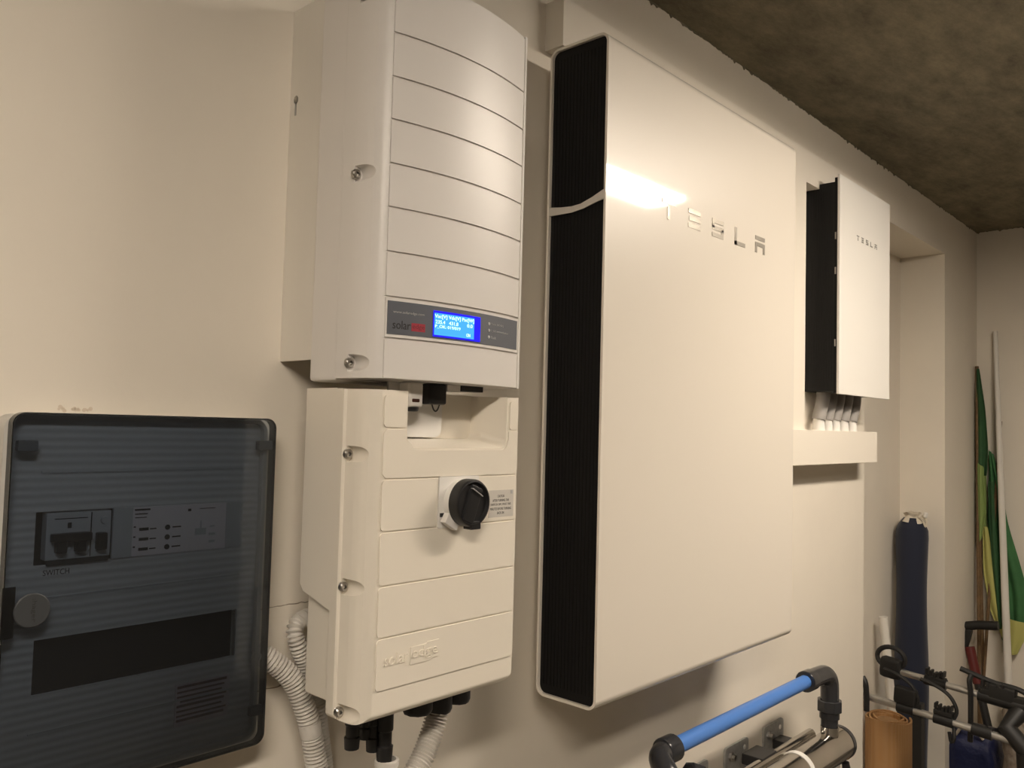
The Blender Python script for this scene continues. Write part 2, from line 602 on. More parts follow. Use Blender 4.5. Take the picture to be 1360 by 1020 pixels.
# ------------------------------------------------------------------ ceiling battens (the room's light)
def batten(x0, x1, y, label, m):
    t = thing('ceiling_light', label, 'light', ((x0 + x1) / 2, y, CEIL - 0.075), 'fluorescent battens on the ceiling')
    hw = 0.085
    bm = NB()
    box(bm, x0 - 0.02, x1 + 0.02, y - hw - 0.008, y + hw + 0.008, CEIL - 0.030, CEIL)
    box(bm, x0 - 0.02, x1 + 0.02, y - hw - 0.008, y - hw, CEIL - 0.052, CEIL - 0.030)
    box(bm, x0 - 0.02, x1 + 0.02, y + hw, y + hw + 0.008, CEIL - 0.052, CEIL - 0.030)
    obj('housing', bm, 'whitep', t, smooth=False)
    obj('diffuser', B(x0, x1, y - hw, y + hw, CEIL - 0.060, CEIL - 0.031, bev=0.003), m, t)
    for x in (x0 - 0.0105, x1 + 0.0105):
        obj('end_cap', B(x - 0.0095, x + 0.0095, y - hw, y + hw, CEIL - 0.068, CEIL - 0.031), 'whitep', t)
batten(0.40, 1.63, -0.915, 'fluorescent ceiling batten mirrored as the glare on the large white panel', 'lampR')
batten(-2.3, -1.1, -1.35, 'fluorescent ceiling batten above the camera, outside the picture', 'lampL')

# ------------------------------------------------------------------ large battery unit
T = thing('battery_unit', 'tall white glossy wall battery with black ribbed sides, right of the inverter', 'battery', (0.376, 0.085, 0.0))
PW, PH, PD = 0.753, 1.15, 0.13
bm = NB()
outer = rrect(0.0, PD, 0.0, PH, 0.018, 8)
inner = rrect(0.0045, PD - 0.0045, 0.0045, PH - 0.0045, 0.0135, 8)
n = len(outer)
V = {}
for key, poly, x in (('oa', outer, 0), ('ia', inner, 0), ('ob', outer, PW), ('ib', inner, PW)):
    V[key] = [bm.verts.new((x, u, v)) for u, v in poly]
for i in range(n):
    j = (i + 1) % n
    bm.faces.new((V['oa'][i], V['oa'][j], V['ob'][j], V['ob'][i]))
    bm.faces.new((V['ia'][i], V['ia'][j], V['ib'][j], V['ib'][i]))
    bm.faces.new((V['oa'][i], V['oa'][j], V['ia'][j], V['ia'][i]))
    bm.faces.new((V['ob'][i], V['ob'][j], V['ib'][j], V['ib'][i]))
bevel_all(bm, 0.0012, 2, 60)
obj('shell', bm, 'gloss', T)
for sx, xa in ((1, 0.006), (-1, PW - 0.006)):
    bm = NB()
    prism(bm, rrect(0.0046, PD - 0.0046, 0.0046, PH - 0.0046, 0.0134, 8), 'x', xa, xa + sx * 0.02)
    s = obj('side_panel', bm, 'side', T)
    bm = NB()
    for k in range(15):                                   # fine upright ribs
        y = 0.012 + k * 0.0076
        box(bm, *sorted((xa - sx * 0.0006, xa + sx * 0.001)), y - 0.0016, y + 0.0016, 0.02, PH - 0.02)
    obj('rib_pattern', bm, 'side', s, smooth=False)['kind'] = 'stuff'
bm = NB()
prism(bm, [(0.128, 0.8615), (0.10, 0.8575), (0.075, 0.8555), (0.055, 0.857), (0.03, 0.8645), (0.008, 0.8735), (0.002, 0.875), (0.002, 0.8585), (0.02, 0.855), (0.05, 0.8475), (0.075, 0.8445), (0.10, 0.845), (0.128, 0.8455)], 'x', 0.0008, 0.0028)
tag(obj('film_strip', bm, 'film', T), 'torn pale strip of film across the black side')
obj('wall_bracket', B(0.12, 0.63, PD, WALL, 0.12, 1.03), 'side', T)
obj('bolt', lathe(NB(), [(0, 0.006), (0.006, 0.006), (0.009, 0.003)], (0.66, 0.03, 0.001), (0, 0, -1), 12), 'screw', T)

def wordmark(T, xs, wd, z0, h, y, th, m, depth=0.0012):
    """five spaced capitals built from strokes: T E S L A"""
    z1 = z0 + h
    s = wd * 0.19
    strokes = {
        'T': [(0, 1, 1, th), (0.5, None, 0, 0)],
    }
    for ch, x in zip('TESLA', xs):
        bm = NB()
        def H(u0, u1, zc):
            box(bm, x + u0 * wd, x + u1 * wd, y - depth, y, zc, zc + th)
        def U(u, za, zb):
            box(bm, x + u * wd, x + u * wd + s, y - depth, y, za, zb)
        if ch == 'T':
            H(0, 1, z1 - th); U(0.5 - 0.095, z0, z1 - th * 1.6)
        elif ch == 'E':
            H(0, 1, z1 - th); H(0.06, 1, z0 + h / 2 - th / 2); H(0, 1, z0)
        elif ch == 'S':
            H(0, 1, z1 - th); U(0, z0 + h / 2, z1 - th); H(0, 1, z0 + h / 2 - th / 2); U(0.81, z0 + th, z0 + h / 2); H(0, 1, z0)
        elif ch == 'L':
            U(0, z0, z1); H(0, 1, z0)
        else:
            H(0, 1, z1 - th); H(0, 1, z0 + h * 0.62 - th); U(0, z0, z0 + h * 0.62 - th); U(0.81, z0, z0 + h * 0.62 - th)
        obj('letter', bm, m, T, smooth=False)
wordmark(T, (0.174, 0.268, 0.361, 0.456, 0.549), 0.046, 0.8605, 0.037, 0.0002, 0.0085, 'letter')

# ------------------------------------------------------------------ small backup cabinet
T = thing('backup_cabinet', 'small white cabinet with black sides standing proud of the plastered boxing', 'cabinet', (1.4, 0.12, 0.581))
obj('front_panel', B(1.199, 1.611, 0.066, 0.074, 0.581, 1.205, bev=0.002), 'satin', T)
bo = obj('body', B(1.203, 1.60, 0.0745, 0.168, 0.588, 1.186, bev=0.002), 'side2', T)
bm = NB()
for k in range(12):
    y = 0.083 + k * 0.0073
    box(bm, 1.2022, 1.2035, y - 0.0015, y + 0.0015, 0.595, 1.18)
obj('rib_pattern', bm, 'side2', bo, smooth=False)['kind'] = 'stuff'
obj('front_rim', B(1.2015, 1.604, 0.0735, 0.082, 0.584, 1.197), 'side', T)
for z in (0.715, 0.92, 1.02):
    obj('latch', B(1.1995, 1.2035, 0.077, 0.081, z, z + 0.02, bev=0.0008), 'screw', T)
wordmark(T, (1.327, 1.364, 1.401, 1.438, 1.475), 0.018, 1.038, 0.0150, 0.0661, 0.0032, 'letter2', 0.0008)
# conduits dropping from the cabinet to the ledge
for k, (x, r) in enumerate(((1.232, 0.019), (1.296, 0.016), (1.352, 0.017), (1.415, 0.018), (1.485, 0.017))):
    c = thing('conduit_stub', ('leftmost', 'second', 'middle', 'fourth', 'rightmost')[k] + ' grey conduit stub under the small white cabinet, counted from the left', 'conduit', (x, 0.137, 0.478), 'conduit stubs under the small cabinet')
    obj('sleeve', tube(NB(), spline([(x + 0.02, 0.132, 0.589), (x + 0.018, 0.132, 0.57), (x + 0.008, 0.134, 0.54), (x, 0.137, 0.508)], 0.008), r, 14), 'conduit_g', c)
    obj('connector', lathe(NB(), [(0, r * 0.98), (0.012, r * 0.92), (0.03, r * 0.8), (0.034, r * 0.8)], (x, 0.137, 0.478), (0, 0, 1), 14), 'whitep', c)

# ------------------------------------------------------------------ inverter (upper unit)
IX0, IX1 = -0.514, -0.236
PX0, PX1 = -0.4935, -0.2515
def surf(x):
    u = (x - (PX0 + PX1) / 2) / ((PX1 - PX0) / 2)
    return -0.035 - 0.016 * (1 - u * u)
T = thing('solar_inverter', 'off-white wall inverter with curved panelled front and lit blue display', 'inverter', (-0.37, 0.06, 0.518))
obj('rear_housing', B(IX0 + 0.001, IX1 - 0.001, 0.0325, 0.0925, 0.518, 1.032, bev=0.005), 'inv', T)
prof = [(IX0, 0.0325), (IX0, 0.018), (IX0 + 0.0004, 0.008), (IX0 + 0.0014, -0.002), (IX0 + 0.0034, -0.012), (IX0 + 0.0066, -0.0215), (IX0 + 0.0110, -0.0290), (IX0 + 0.0158, -0.0335), (PX0 - 0.0005, -0.0357)]
prof += [(PX0, -0.0325)]
N = 14
prof += [(PX0 + (PX1 - PX0) * i / N, surf(PX0 + (PX1 - PX0) * i / N) + 0.003) for i in range(1, N)]
prof += [(PX1, -0.0325), (PX1 + 0.0006, -0.0355), (PX1 + 0.006, -0.034), (PX1 + 0.011, -0.028), (IX1 - 0.001, -0.016), (IX1, 0.0), (IX1, 0.0325)]
bm = prism(NB(), prof, 'z', 0.521, 1.034)
cutters = []
SCZ = (0.775, 0.5395, 1.004)
for z in SCZ:
    c = lathe(NB(), [(0, 0.0105), (0.09, 0.0105)], (IX0 + 0.0010, 0.0085, z), (-0.10, -1, 0), 28)
    cutters.append(c)
obj('cover', cut(bm, *cutters), 'inv', T, ang=30)
for z in SCZ:
    obj('screw', screw_mesh((IX0 + 0.0015, 0.0090, z), r=0.0064, h=0.006), 'screw', T)
ZG = [0.5235, 0.5705, 0.6215, 0.677, 0.732, 0.7865, 0.8415, 0.8955, 0.951, 1.031]
def curved_panel(z0, z1, x0, x1, off=0.0, depth=0.0045, bev=0.0008):
    K = 18
    top = [(x0 + (x1 - x0) * i / K, surf(x0 + (x1 - x0) * i / K) - off) for i in range(K + 1)]
    bot = [(x, y + depth) for x, y in reversed(top)]
    b = prism(NB(), top + bot, 'z', z0, z1)
    if bev: bevel_all(b, bev, 2, 40)
    return b
for i in range(len(ZG) - 1):
    z0, z1 = ZG[i] + 0.0012, ZG[i + 1] - 0.0012
    if i == 0: z0 = 0.5215
    obj('front_panel', curved_panel(z0, z1, PX0 + 0.0012, PX1 - 0.0012), 'inv', T)
dp = obj('display_plate', curved_panel(0.5755, 0.6165, PX0 + 0.0035, PX1 - 0.004, off=0.0006, depth=0.003, bev=0.0003), 'grey', T)
tag(dp, 'dark grey display strip')
def slab(x0, x1, z0, z1, off, th=0.0012):
    K = 6
    top = [(x0 + (x1 - x0) * i / K, surf(x0 + (x1 - x0) * i / K) - off - th) for i in range(K + 1)]
    bot = [(x, y + th) for x, y in reversed(top)]
    return prism(NB(), top + bot, 'z', z0, z1)
tag(obj('screen_bezel', slab(-0.4262, -0.3445, 0.5778, 0.6108, 0.0006, 0.0010), 'lcd_dark', dp), 'deep blue screen border')
tag(obj('screen', slab(-0.4250, -0.3572, 0.5800, 0.6078, 0.0016, 0.0004), 'lcd', dp), 'lit blue display')
S = lambda off: (lambda x: surf(x) - off)
text('screen_text', 'Vac[V] Vdc[V] Pac[W]', -0.4248, -0.3580, 0.6005, 0.6062, 'lcd_text', dp, S(0.0020), 0.0003)
text('screen_text', '235.4', -0.4235, -0.4085, 0.5945, 0.5990, 'lcd_text', dp, S(0.0020), 0.0003)
text('screen_text', '431.8', -0.4020, -0.3865, 0.5945, 0.5990, 'lcd_text', dp, S(0.0020), 0.0003)
text('screen_text', '0.0', -0.3705, -0.3605, 0.5945, 0.5990, 'lcd_text', dp, S(0.0020), 0.0003)
text('screen_text', 'P_OK: 019/019', -0.4240, -0.3825, 0.5885, 0.5930, 'lcd_text', dp, S(0.0020), 0.0003)
text('screen_text', 'ON', -0.3715, -0.3645, 0.5822, 0.5864, 'lcd_text', dp, S(0.0020), 0.0003)
text('web_address', 'www.solaredge.com', -0.4830, -0.4395, 0.6010, 0.6050, 'grey_print', dp, S(0.0006), 0.0004)
text('brand_lettering', 'solar', -0.4830, -0.4590, 0.5825, 0.5930, 'black_print', dp, S(0.0006), 0.0002)
rb = obj('brand_block', slab(-0.4575, -0.4380, 0.5815, 0.5915, 0.0006, 0.0002), 'red_print', dp, smooth=False)
text('brand_lettering', 'edge', -0.4562, -0.4392, 0.5830, 0.5905, mat('dark_red_print', (0.16, 0.02, 0.03), rough=0.6), dp, S(0.0008), 0.0002)
for z, tx in ((0.6045, 'Power (AC+DC)'), (0.5955, 'S_OK communication'), (0.5865, 'Fault')):
    obj('indicator', lathe(NB(), [(0, 0.0022), (0.0008, 0.0018), (0.001, 0)], (-0.3255, surf(-0.3255) - 0.0006, z), (0, -1, 0), 10), 'led', dp)
    text('indicator_text', tx, -0.3205, -0.3205 + 0.0022 * len(tx), z - 0.0017, z + 0.0017, 'grey_print', dp, S(0.0006), 0.0004)
# hardware under the unit, seen through the notch of the lower one
tb = obj('antenna_cover', B(-0.436, -0.411, -0.018, 0.004, 0.488, 0.5205, bev=0.004, seg=3), 'whitep', T)
obj('slot', B(-0.4305, -0.4185, -0.0192, -0.0165, 0.4945, 0.4990, bev=0.001), mat('brown_slot', (0.06, 0.02, 0.012), rough=0.5), tb)
obj('plug_base', lathe(NB(), [(0, 0.0115), (0.005, 0.0105), (0.0055, 0.009)], (-0.4235, -0.006, 0.4882), (0, 0, -1), 16), 'blackp', T)
bm = NB()
prism(bm, rrect(-0.444, -0.349, 0.4490, 0.5205, 0.012, corners=(1, 1, 0, 0)), 'y', 0.0140, 0.0170)
obj('hanging_plate', bm, 'whitep', T)
cp = obj('connector', B(-0.3975, -0.366, -0.014, 0.004, 0.4930, 0.5205, bev=0.003), 'blackp', T)
obj('wire_loop', tube(NB(), spline([(-0.386, -0.006, 0.494), (-0.383, -0.006, 0.487), (-0.379, -0.006, 0.484), (-0.375, -0.006, 0.487), (-0.372, -0.006, 0.494)]), 0.0010, 6), 'blackp', cp)
obj('terminal_cover', B(-0.364, -0.340, -0.012, 0.006, 0.5115, 0.5205), 'whitep', T)
obj('terminal', B(-0.338, -0.296, -0.012, 0.006, 0.5130, 0.5205), 'blackp', T)

# aluminium standoff channel behind the inverter
T = thing('mounting_channel', 'brushed aluminium standoff channel between inverter and wall', 'bracket', (-0.37, 0.14, 0.547))
bm = NB()
prism(bm, [(-0.508, 0.093), (-0.24, 0.093), (-0.24, 0.1685), (-0.244, 0.1685), (-0.244, 0.097), (-0.504, 0.097), (-0.504, WALL - 0.0005), (-0.508, WALL - 0.0005)], 'z', 0.547, 1.036)
slot = NB()
lathe(slot, [(0, 0.0056), (0.03, 0.0056)], (-0.52, 0.156, 0.908), (1, 0, 0), 16)
s2 = box(NB(), -0.52, -0.49, 0.1536, 0.1584, 0.886, 0.908)
obj('channel', cut(bm, slot, s2), 'alu', T, smooth=False)
obj('bolt', lathe(NB(), [(0, 0.0048), (0.003, 0.0048), (0.0045, 0.003)], (-0.5045, 0.156, 0.910), (-1, 0, 0), 10), 'screw', T)
obj('keyhole_shade', B(-0.5035, -0.500, 0.150, 0.166, 0.884, 0.914), 'recess_shade', T)  # black block added as the shade seen through the keyhole

# ------------------------------------------------------------------ isolator unit (lower)
T = thing('isolator_unit', 'ivory plastic isolator box with black rotary knob below the inverter', 'switch box', (-0.37, 0.06, 0.116))
FY = -0.030
LX0, LX1 = -0.514, -0.2365
body = NB()
prism(body, [(0.0272, 0.2350), (0.085, 0.2505), (0.093, 0.259), (0.093, 0.509), (0.0272, 0.509)], 'x', LX0, LX1 - 0.004)
bevel_all(body, 0.003, 3)
obj('rear_housing', body, 'sw', T)
obj('lower_housing', B(LX0 + 0.006, LX1 - 0.010, 0.0272, 0.084, 0.122, 0.262, bev=0.004), 'sw', T)
obj('standoff', B(-0.40, -0.28, 0.0925, WALL, 0.20, 0.45), 'inv', T)
prof = [(LX0, 0.0275), (LX0 - 0.0004, 0.0265), (LX0 - 0.0004, 0.0125), (LX0 + 0.0010, 0.0108), (LX0 + 0.0030, 0.0098), (LX0 + 0.0040, 0.004), (LX0 + 0.0056, -0.006), (LX0 + 0.0085, -0.0150), (LX0 + 0.0130, -0.0225), (LX0 + 0.0185, -0.0272), (LX0 + 0.0240, FY + 0.0006), (LX0 + 0.0265, FY)]
prof += [(LX1 - 0.0055, FY), (LX1 - 0.0025, FY + 0.002), (LX1 - 0.0008, FY + 0.006), (LX1, FY + 0.012), (LX1, 0.0275)]
bm = prism(NB(), prof, 'z', 0.1065, 0.5075)
def notch_cutter(g):
    """flared opening: wider at the front, deeper at the back"""
    c = NB()
    rings = []
    for y, x0, x1, z0, r in ((-0.10, -0.4475 - g, -0.249 + g, 0.4285 - g, 0.012), (FY - 0.002, -0.4475 - g, -0.2645 + g, 0.4355 - g, 0.012), (0.002, -0.4475 - g, -0.2830 + g, 0.4465 - g, 0.012), (0.0245, -0.4475 - g, -0.2835 + g, 0.4470 - g, 0.012)):
        poly = [(x0, 0.62)] + [(x0, z0)]
        for i in range(7):
            a = math.radians(270 + 90 * i / 6)
            poly.append((x1 - r + r * math.cos(a), z0 + r + r * math.sin(a)))
        poly.append((x1 + 0.004, 0.62))
        rings.append([c.verts.new((u, y, v)) for u, v in poly])
    n = len(rings[0])
    for a, b_ in zip(rings, rings[1:]):
        for k in range(n):
            c.faces.new((a[k], a[(k + 1) % n], b_[(k + 1) % n], b_[k]))
    c.faces.new(rings[0])
    c.faces.new(rings[-1][::-1])
    return c
SLZ = (0.428, 0.267, 0.1175)
cutters = [notch_cutter(0)]
for z in SLZ:
    c = lathe(NB(), [(0, 0.0100), (0.09, 0.0100)], (LX0 + 0.0030, 0.0080, z), (0.02, -1, 0), 28)
    cutters.append(c)
def outside(cx, cz, r, sx, sz):
    """what lies outside a quarter round at a corner, to cut it off (x-z outline)"""
    pts = [(cx + sx * r * math.cos(t), cz + sz * r * math.sin(t)) for t in [math.pi / 2 * i / 8 for i in range(9)]]
    return pts + [(cx - sx * 0.0, cz + sz * 0.06), (cx + sx * 0.06, cz + sz * 0.06), (cx + sx * 0.06, cz)]
cutters.append(prism(NB(), outside(LX1 - 0.030, 0.1365, 0.0303, 1, -1), 'y', -0.2, 0.2))
cutters.append(prism(NB(), outside(LX0 + 0.009, 0.1159, 0.0097, -1, -1), 'y', -0.2, 0.2))
cutters.append(prism(NB(), outside(FY + 0.0140, 0.1205, 0.0143, -1, -1), 'x', -1, 0))
obj('cover', cut(bm, *cutters), 'sw', T, ang=30)
for z in SLZ:
    obj('screw', screw_mesh((LX0 + 0.0040, 0.0085, z), r=0.0060, h=0.006), 'screw', T)
# raised front panels
QX0, QX1 = -0.4855, -0.2425
RZ = [0.1425, 0.206, 0.2685, 0.334, 0.398, 0.4605]
def flat_panel(poly, th=0.0016):
    b = prism(NB(), poly, 'y', FY - th, FY + 0.001)
    bevel_all(b, 0.0006, 2, 60)
    return b
for i in range(3):
    p = obj('front_panel', flat_panel(rrect(QX0, QX1, RZ[i] + 0.0013, RZ[i + 1] - 0.0013, 0.005)), 'sw', T)
    if i == 0: low_panel = p
obj('front_panel', flat_panel(rrect(QX0, -0.3935, RZ[3] + 0.0013, RZ[4] - 0.0013, 0.005, corners=(1, 0, 0, 1))), 'sw', T)
rp = obj('front_panel', flat_panel(rrect(-0.3195, QX1, RZ[3] + 0.0013, RZ[4] - 0.0013, 0.005, corners=(0, 1, 1, 0))), 'sw', T)
bw = [(QX0 + 0.005, RZ[4] + 0.0013), (QX1 - 0.005, RZ[4] + 0.0013), (QX1, RZ[4] + 0.0063), (QX1, RZ[5] - 0.0013), (-0.2605, RZ[5] - 0.0013), (-0.2615, 0.447), (-0.2645, 0.439), (-0.270, 0.4345), (-0.277, 0.4335), (-0.4295, 0.4335), (-0.437, 0.4355), (-0.4415, 0.441), (-0.4485, 0.4465), (-0.4488, RZ[5] - 0.0013), (QX0 + 0.005, RZ[5] - 0.0013), (QX0, RZ[5] - 0.0063), (QX0, RZ[4] + 0.0063)]
obj('front_panel', flat_panel(bw), 'sw', T)
obj('front_panel', flat_panel(rrect(QX0, -0.4490, RZ[5] + 0.0013, 0.5015, 0.005)), 'sw', T)
obj('front_panel', flat_panel(rrect(-0.2595, QX1, RZ[5] + 0.0013, 0.5015, 0.004)), 'sw', T)
# rotary isolator
kp = obj('switch_plate', flat_panel(rrect(-0.3925, -0.3205, 0.3325, 0.3990, 0.002), 0.003), 'whitep', T)
KC = (-0.3565, 0.3655)
obj('collar', lathe(NB(), [(0, 0.029), (0.012, 0.029), (0.013, 0.028)], (KC[0], FY - 0.002, KC[1]), (0, -1, 0), 40), 'whitep', kp)
kn = NB()
lathe(kn, [(0, 0.029), (0.001, 0.031), (0.014, 0.031), (0.0165, 0.0295), (0.017, 0.0275), (0.0125, 0.0255), (0.0125, 0)], (KC[0], FY - 0.0145, KC[1]), (0, -1, 0), 48)
kb = obj('knob', kn, 'blackp', T)
g = NB()
oriented(g, (0.050, 0.022, 0.008), (KC[0] - 0.001, FY - 0.0270, KC[1] - 0.002), (0.35, 0, 0.94), (0, -1, 0), 0.003)
obj('grip', g, 'blackp', kb)
oriented(g := NB(), (0.0220, 0.0012, 0.0045), (KC[0] + 0.0050, FY - 0.0312, KC[1] + 0.0140), (0.86, 0, -0.51), (0, -1, 0), 0.0003)
obj('grey_bar', g, 'grey_print', kb)  # slanted light grey bar on the upper knob face
obj('padlock_tab', B(KC[0] - 0.004, KC[0] + 0.014, FY - 0.031, FY - 0.016, KC[1] - 0.0345, KC[1] - 0.024, bev=0.001), 'blackp', kb)
oriented(g := NB(), (0.024, 0.014, 0.010), (KC[0] - 0.0215, FY - 0.010, KC[1] - 0.0245), (0.86, 0, -0.51), (0, -1, 0), 0.001)
obj('lock_slide', g, 'whitep', kp)
obj('lock_slot', B(KC[0] - 0.034, KC[0] - 0.020, FY - 0.0040, FY - 0.002, KC[1] - 0.0185, KC[1] - 0.0135), 'black_print', kp)
# caution sticker
cs = obj('caution_sticker', B(-0.2985, -0.2485, FY - 0.0019, FY - 0.0015, 0.3400, 0.3775), 'sticker', rp)
for i, ln in enumerate(('CAUTION', 'AFTER TURNING THE', 'SWITCH OFF, WAIT FIVE', 'MINUTES BEFORE TURNING', 'BACK ON')):
    wdt = 0.00195 * len(ln)
    zc = 0.3690 - i * 0.0058
    t = text('sticker_text', ln, -0.2745 - wdt / 2, -0.2745 + wdt / 2, zc - 0.0018, zc + 0.0018, 'black_print', rp, lambda x: FY - 0.0019, 0.0001)
obj('sticker_mark', B(-0.2545, -0.2510, FY - 0.0021, FY - 0.0019, 0.3715, 0.3765), 'grey_print', rp)
# embossed maker's lettering
text('embossed_lettering', 'solar', -0.4735, -0.4345, 0.1715, 0.1860, 'sw', low_panel, lambda x: FY - 0.0014, 0.0014)
em = flat_panel([(-0.4325, 0.1665), (-0.3960, 0.1665), (-0.3960, 0.1690), (-0.3845, 0.1690), (-0.3845, 0.1905), (-0.4050, 0.1905), (-0.4050, 0.1880), (-0.4325, 0.1880)], 0.0026)
obj('embossed_block', em, 'sw', low_panel)
text('embossed_lettering', 'edge', -0.4300, -0.3870, 0.1700, 0.1865, 'sw', low_panel, lambda x: FY - 0.0025, 0.0014)

# glands under the isolator unit
def gland(x, y, drop, r, lab):
    z = 0.1090
    return tag(obj('cable_gland', lathe(NB(), [(-0.016, r * 1.05), (0.010, r * 1.05), (0.012, r * 0.94), (drop - 0.006, r * 0.94), (drop, r * 0.82), (drop, 0)], (x, y, z), (0, 0, -1), 10), 'blackp', T), lab)
gland(-0.338, 0.058, 0.045, 0.0235, 'black blanking gland')
gland(-0.288, 0.070, 0.058, 0.0225, 'black gland holding a conduit')
gland(-0.243, 0.075, 0.055, 0.0200, 'black blanking gland at the right')
def plug(x, y, zt, zb, r):
    h = zt - zb
    return obj('cable_plug', lathe(NB(), [(0, r * 0.75), (h * 0.35, r * 0.8), (h * 0.36, r), (h * 0.62, r), (h * 0.64, r * 0.85), (h * 0.8, r * 0.85), (h * 0.82, r * 1.05), (h, r * 0.95)], (x, y, zt), (0, 0, -1), 12), 'blackp', T)
plug(-0.4475, 0.060, 0.125, 0.043, 0.0100)
plug(-0.4175, 0.070, 0.125, 0.046, 0.0100)
plug(-0.4010, 0.050, 0.125, 0.018, 0.0110)
plug(-0.4110, 0.062, 0.125, 0.030, 0.0095)

# ------------------------------------------------------------------ flexible conduits near the isolator
def conduit(pts, r, label, m='conduit'):
    lo = min(p[2] for p in pts)
    c = thing('corrugated_conduit', label, 'conduit', (pts[-1][0], pts[-1][1], lo), 'corrugated conduits below the isolator box')
    obj('hose', corrugated(NB(), pts, r), m, c)
    return c
c = conduit([(-0.5425, 0.149, 0.167), (-0.528, 0.138, 0.158), (-0.500, 0.128, 0.130), (-0.482, 0.122, 0.092), (-0.470, 0.12, 0.055), (-0.462, 0.12, 0.02), (-0.452, 0.12, -0.03), (-0.447, 0.12, -0.10)], 0.0128,
            'thick corrugated conduit curving from behind the distribution board')
obj('coupling', tube(NB(), [(-0.4735, 0.12, 0.068), (-0.469, 0.12, 0.050)], 0.0148, 16), 'conduit', c)
c = conduit([(-0.440, 0.150, 0.196), (-0.470, 0.146, 0.199), (-0.487, 0.140, 0.190), (-0.486, 0.136, 0.170), (-0.466, 0.137, 0.130), (-0.450, 0.138, 0.09), (-0.441, 0.139, 0.04), (-0.431, 0.140, -0.01), (-0.422, 0.140, -0.10)], 0.0098,
            'thinner corrugated conduit looping out behind the isolator box')
c = conduit([(-0.288, 0.070, 0.080), (-0.290, 0.069, 0.055), (-0.300, 0.066, 0.030), (-0.322, 0.060, 0.000), (-0.350, 0.056, -0.030), (-0.375, 0.055, -0.080)], 0.0150,
            'corrugated conduit hanging from the middle black gland')
# open ended sleeve with wires
T2 = thing('cable_sleeve', 'open white sleeve end with red wire under the black plugs', 'sleeve', (-0.397, 0.05, -0.10))
bm = NB()
lathe(bm, [(0, 0.0135), (0.111, 0.0135), (0.1112, 0.0165), (0.118, 0.0165), (0.119, 0.0145), (0.119, 0.0125), (0.1, 0.0120), (0.1, 0)], (-0.3965, 0.05, -0.10), (0, 0, 1), 24)
obj('sleeve', bm, 'conduit', T2)
obj('wire', tube(NB(), [(-0.3985, 0.047, 0.0), (-0.3990, 0.047, 0.022)], 0.0026, 8), 'copper', T2)
obj('wire', tube(NB(), [(-0.394, 0.052, 0.0), (-0.396, 0.051, 0.022)], 0.0026, 8), 'blackp', T2)

# ------------------------------------------------------------------ distribution board at the left
T = thing('distribution_board', 'distribution board with a smoked grey transparent door, left of the inverter', 'electrical panel', (-0.69, 0.15, 0.058))
SX0, SX1, SZ0, SZ1 = -0.848, -0.540, 0.058, 0.4685
FD = 0.120
def shell_box(poly_o, poly_i, y_front, y_back, floor_t):
    """open tray: rim between two rounded outlines, closed on the back side by floor_t"""
    b = NB()
    n = len(poly_o)
    ring = lambda poly, y: [b.verts.new((u, y, v)) for u, v in poly]
    of, ob = ring(poly_o, y_front), ring(poly_o, y_back)
    inf, inb = ring(poly_i, y_front), ring(poly_i, y_back - floor_t)
    for i in range(n):
        j = (i + 1) % n
        b.faces.new((of[i], of[j], ob[j], ob[i]))
        b.faces.new((of[i], of[j], inf[j], inf[i]))
        b.faces.new((inf[i], inf[j], inb[j], inb[i]))
    b.faces.new(ob)
    b.faces.new(inb)
    return b
base = shell_box(rrect(SX0 - 0.001, SX1 - 0.004, SZ0 + 0.003, SZ1 - 0.002, 0.016, 6), rrect(SX0 + 0.004, SX1 - 0.009, SZ0 + 0.008, SZ1 - 0.007, 0.011, 6), 0.134, WALL, 0.004)
obj('base', base, mat('grey_white_base', (0.56, 0.54, 0.50), rough=0.45), T)
# inner ribbed cover with openings
YI = 0.142
def deep(x, z, y=YI):
    k = (y - CAM.y) / (0.12 - CAM.y)
    return CAM.x + (x - CAM.x) * k, CAM.z + (z - CAM.z) * k
def dr(x0, x1, z0, z1, y=YI):
    a, b_ = deep(x0, z0, y), deep(x1, z1, y)
    return a[0], b_[0], a[1], b_[1]
bm = NB()
prism(bm, rrect(SX0 + 0.0045, SX1 - 0.0095, SZ0 + 0.0085, SZ1 - 0.0075, 0.010, 6), 'y', YI, YI + 0.003)
o1 = dr(-0.819, -0.584, 0.309, 0.3645)
o2 = dr(-0.8145, -0.586, 0.1755, 0.232)
inner = cut(bm, B(o1[0], o1[1], YI - 0.01, YI + 0.02, o1[2], o1[3]), B(o2[0], o2[1], YI - 0.01, YI + 0.02, o2[2], o2[3]))
obj('inner_cover', inner, 'inner', T, smooth=False)
obj('recess_shade', B(o1[0] - 0.002, o1[1] + 0.002, YI + 0.0185, YI + 0.0215, SZ0 + 0.02, SZ1 - 0.02), 'recess_shade', T)  # black sheet painting the shade behind the cover openings
# raised frame lines of the cover
for za in (0.405, 0.274, 0.1355):
    x0, x1, z0, z1 = dr(-0.816, -0.585, za, za + 0.0018)
    obj('cover_seam', B(x0, x1, YI - 0.0016, YI, z0, z1), 'innerp', T)
x0, x1, z0, z1 = dr(-0.741, -0.7195, 0.309, 0.3645)
obj('blank_plate', B(x0, x1, YI - 0.002, YI + 0.001, z0, z1), 'innerp', T)
x0, x1, z0, z1 = dr(-0.606, -0.584, 0.309, 0.3645)
obj('blank_plate', B(x0, x1, YI - 0.002, YI + 0.001, z0, z1), 'innerp', T)
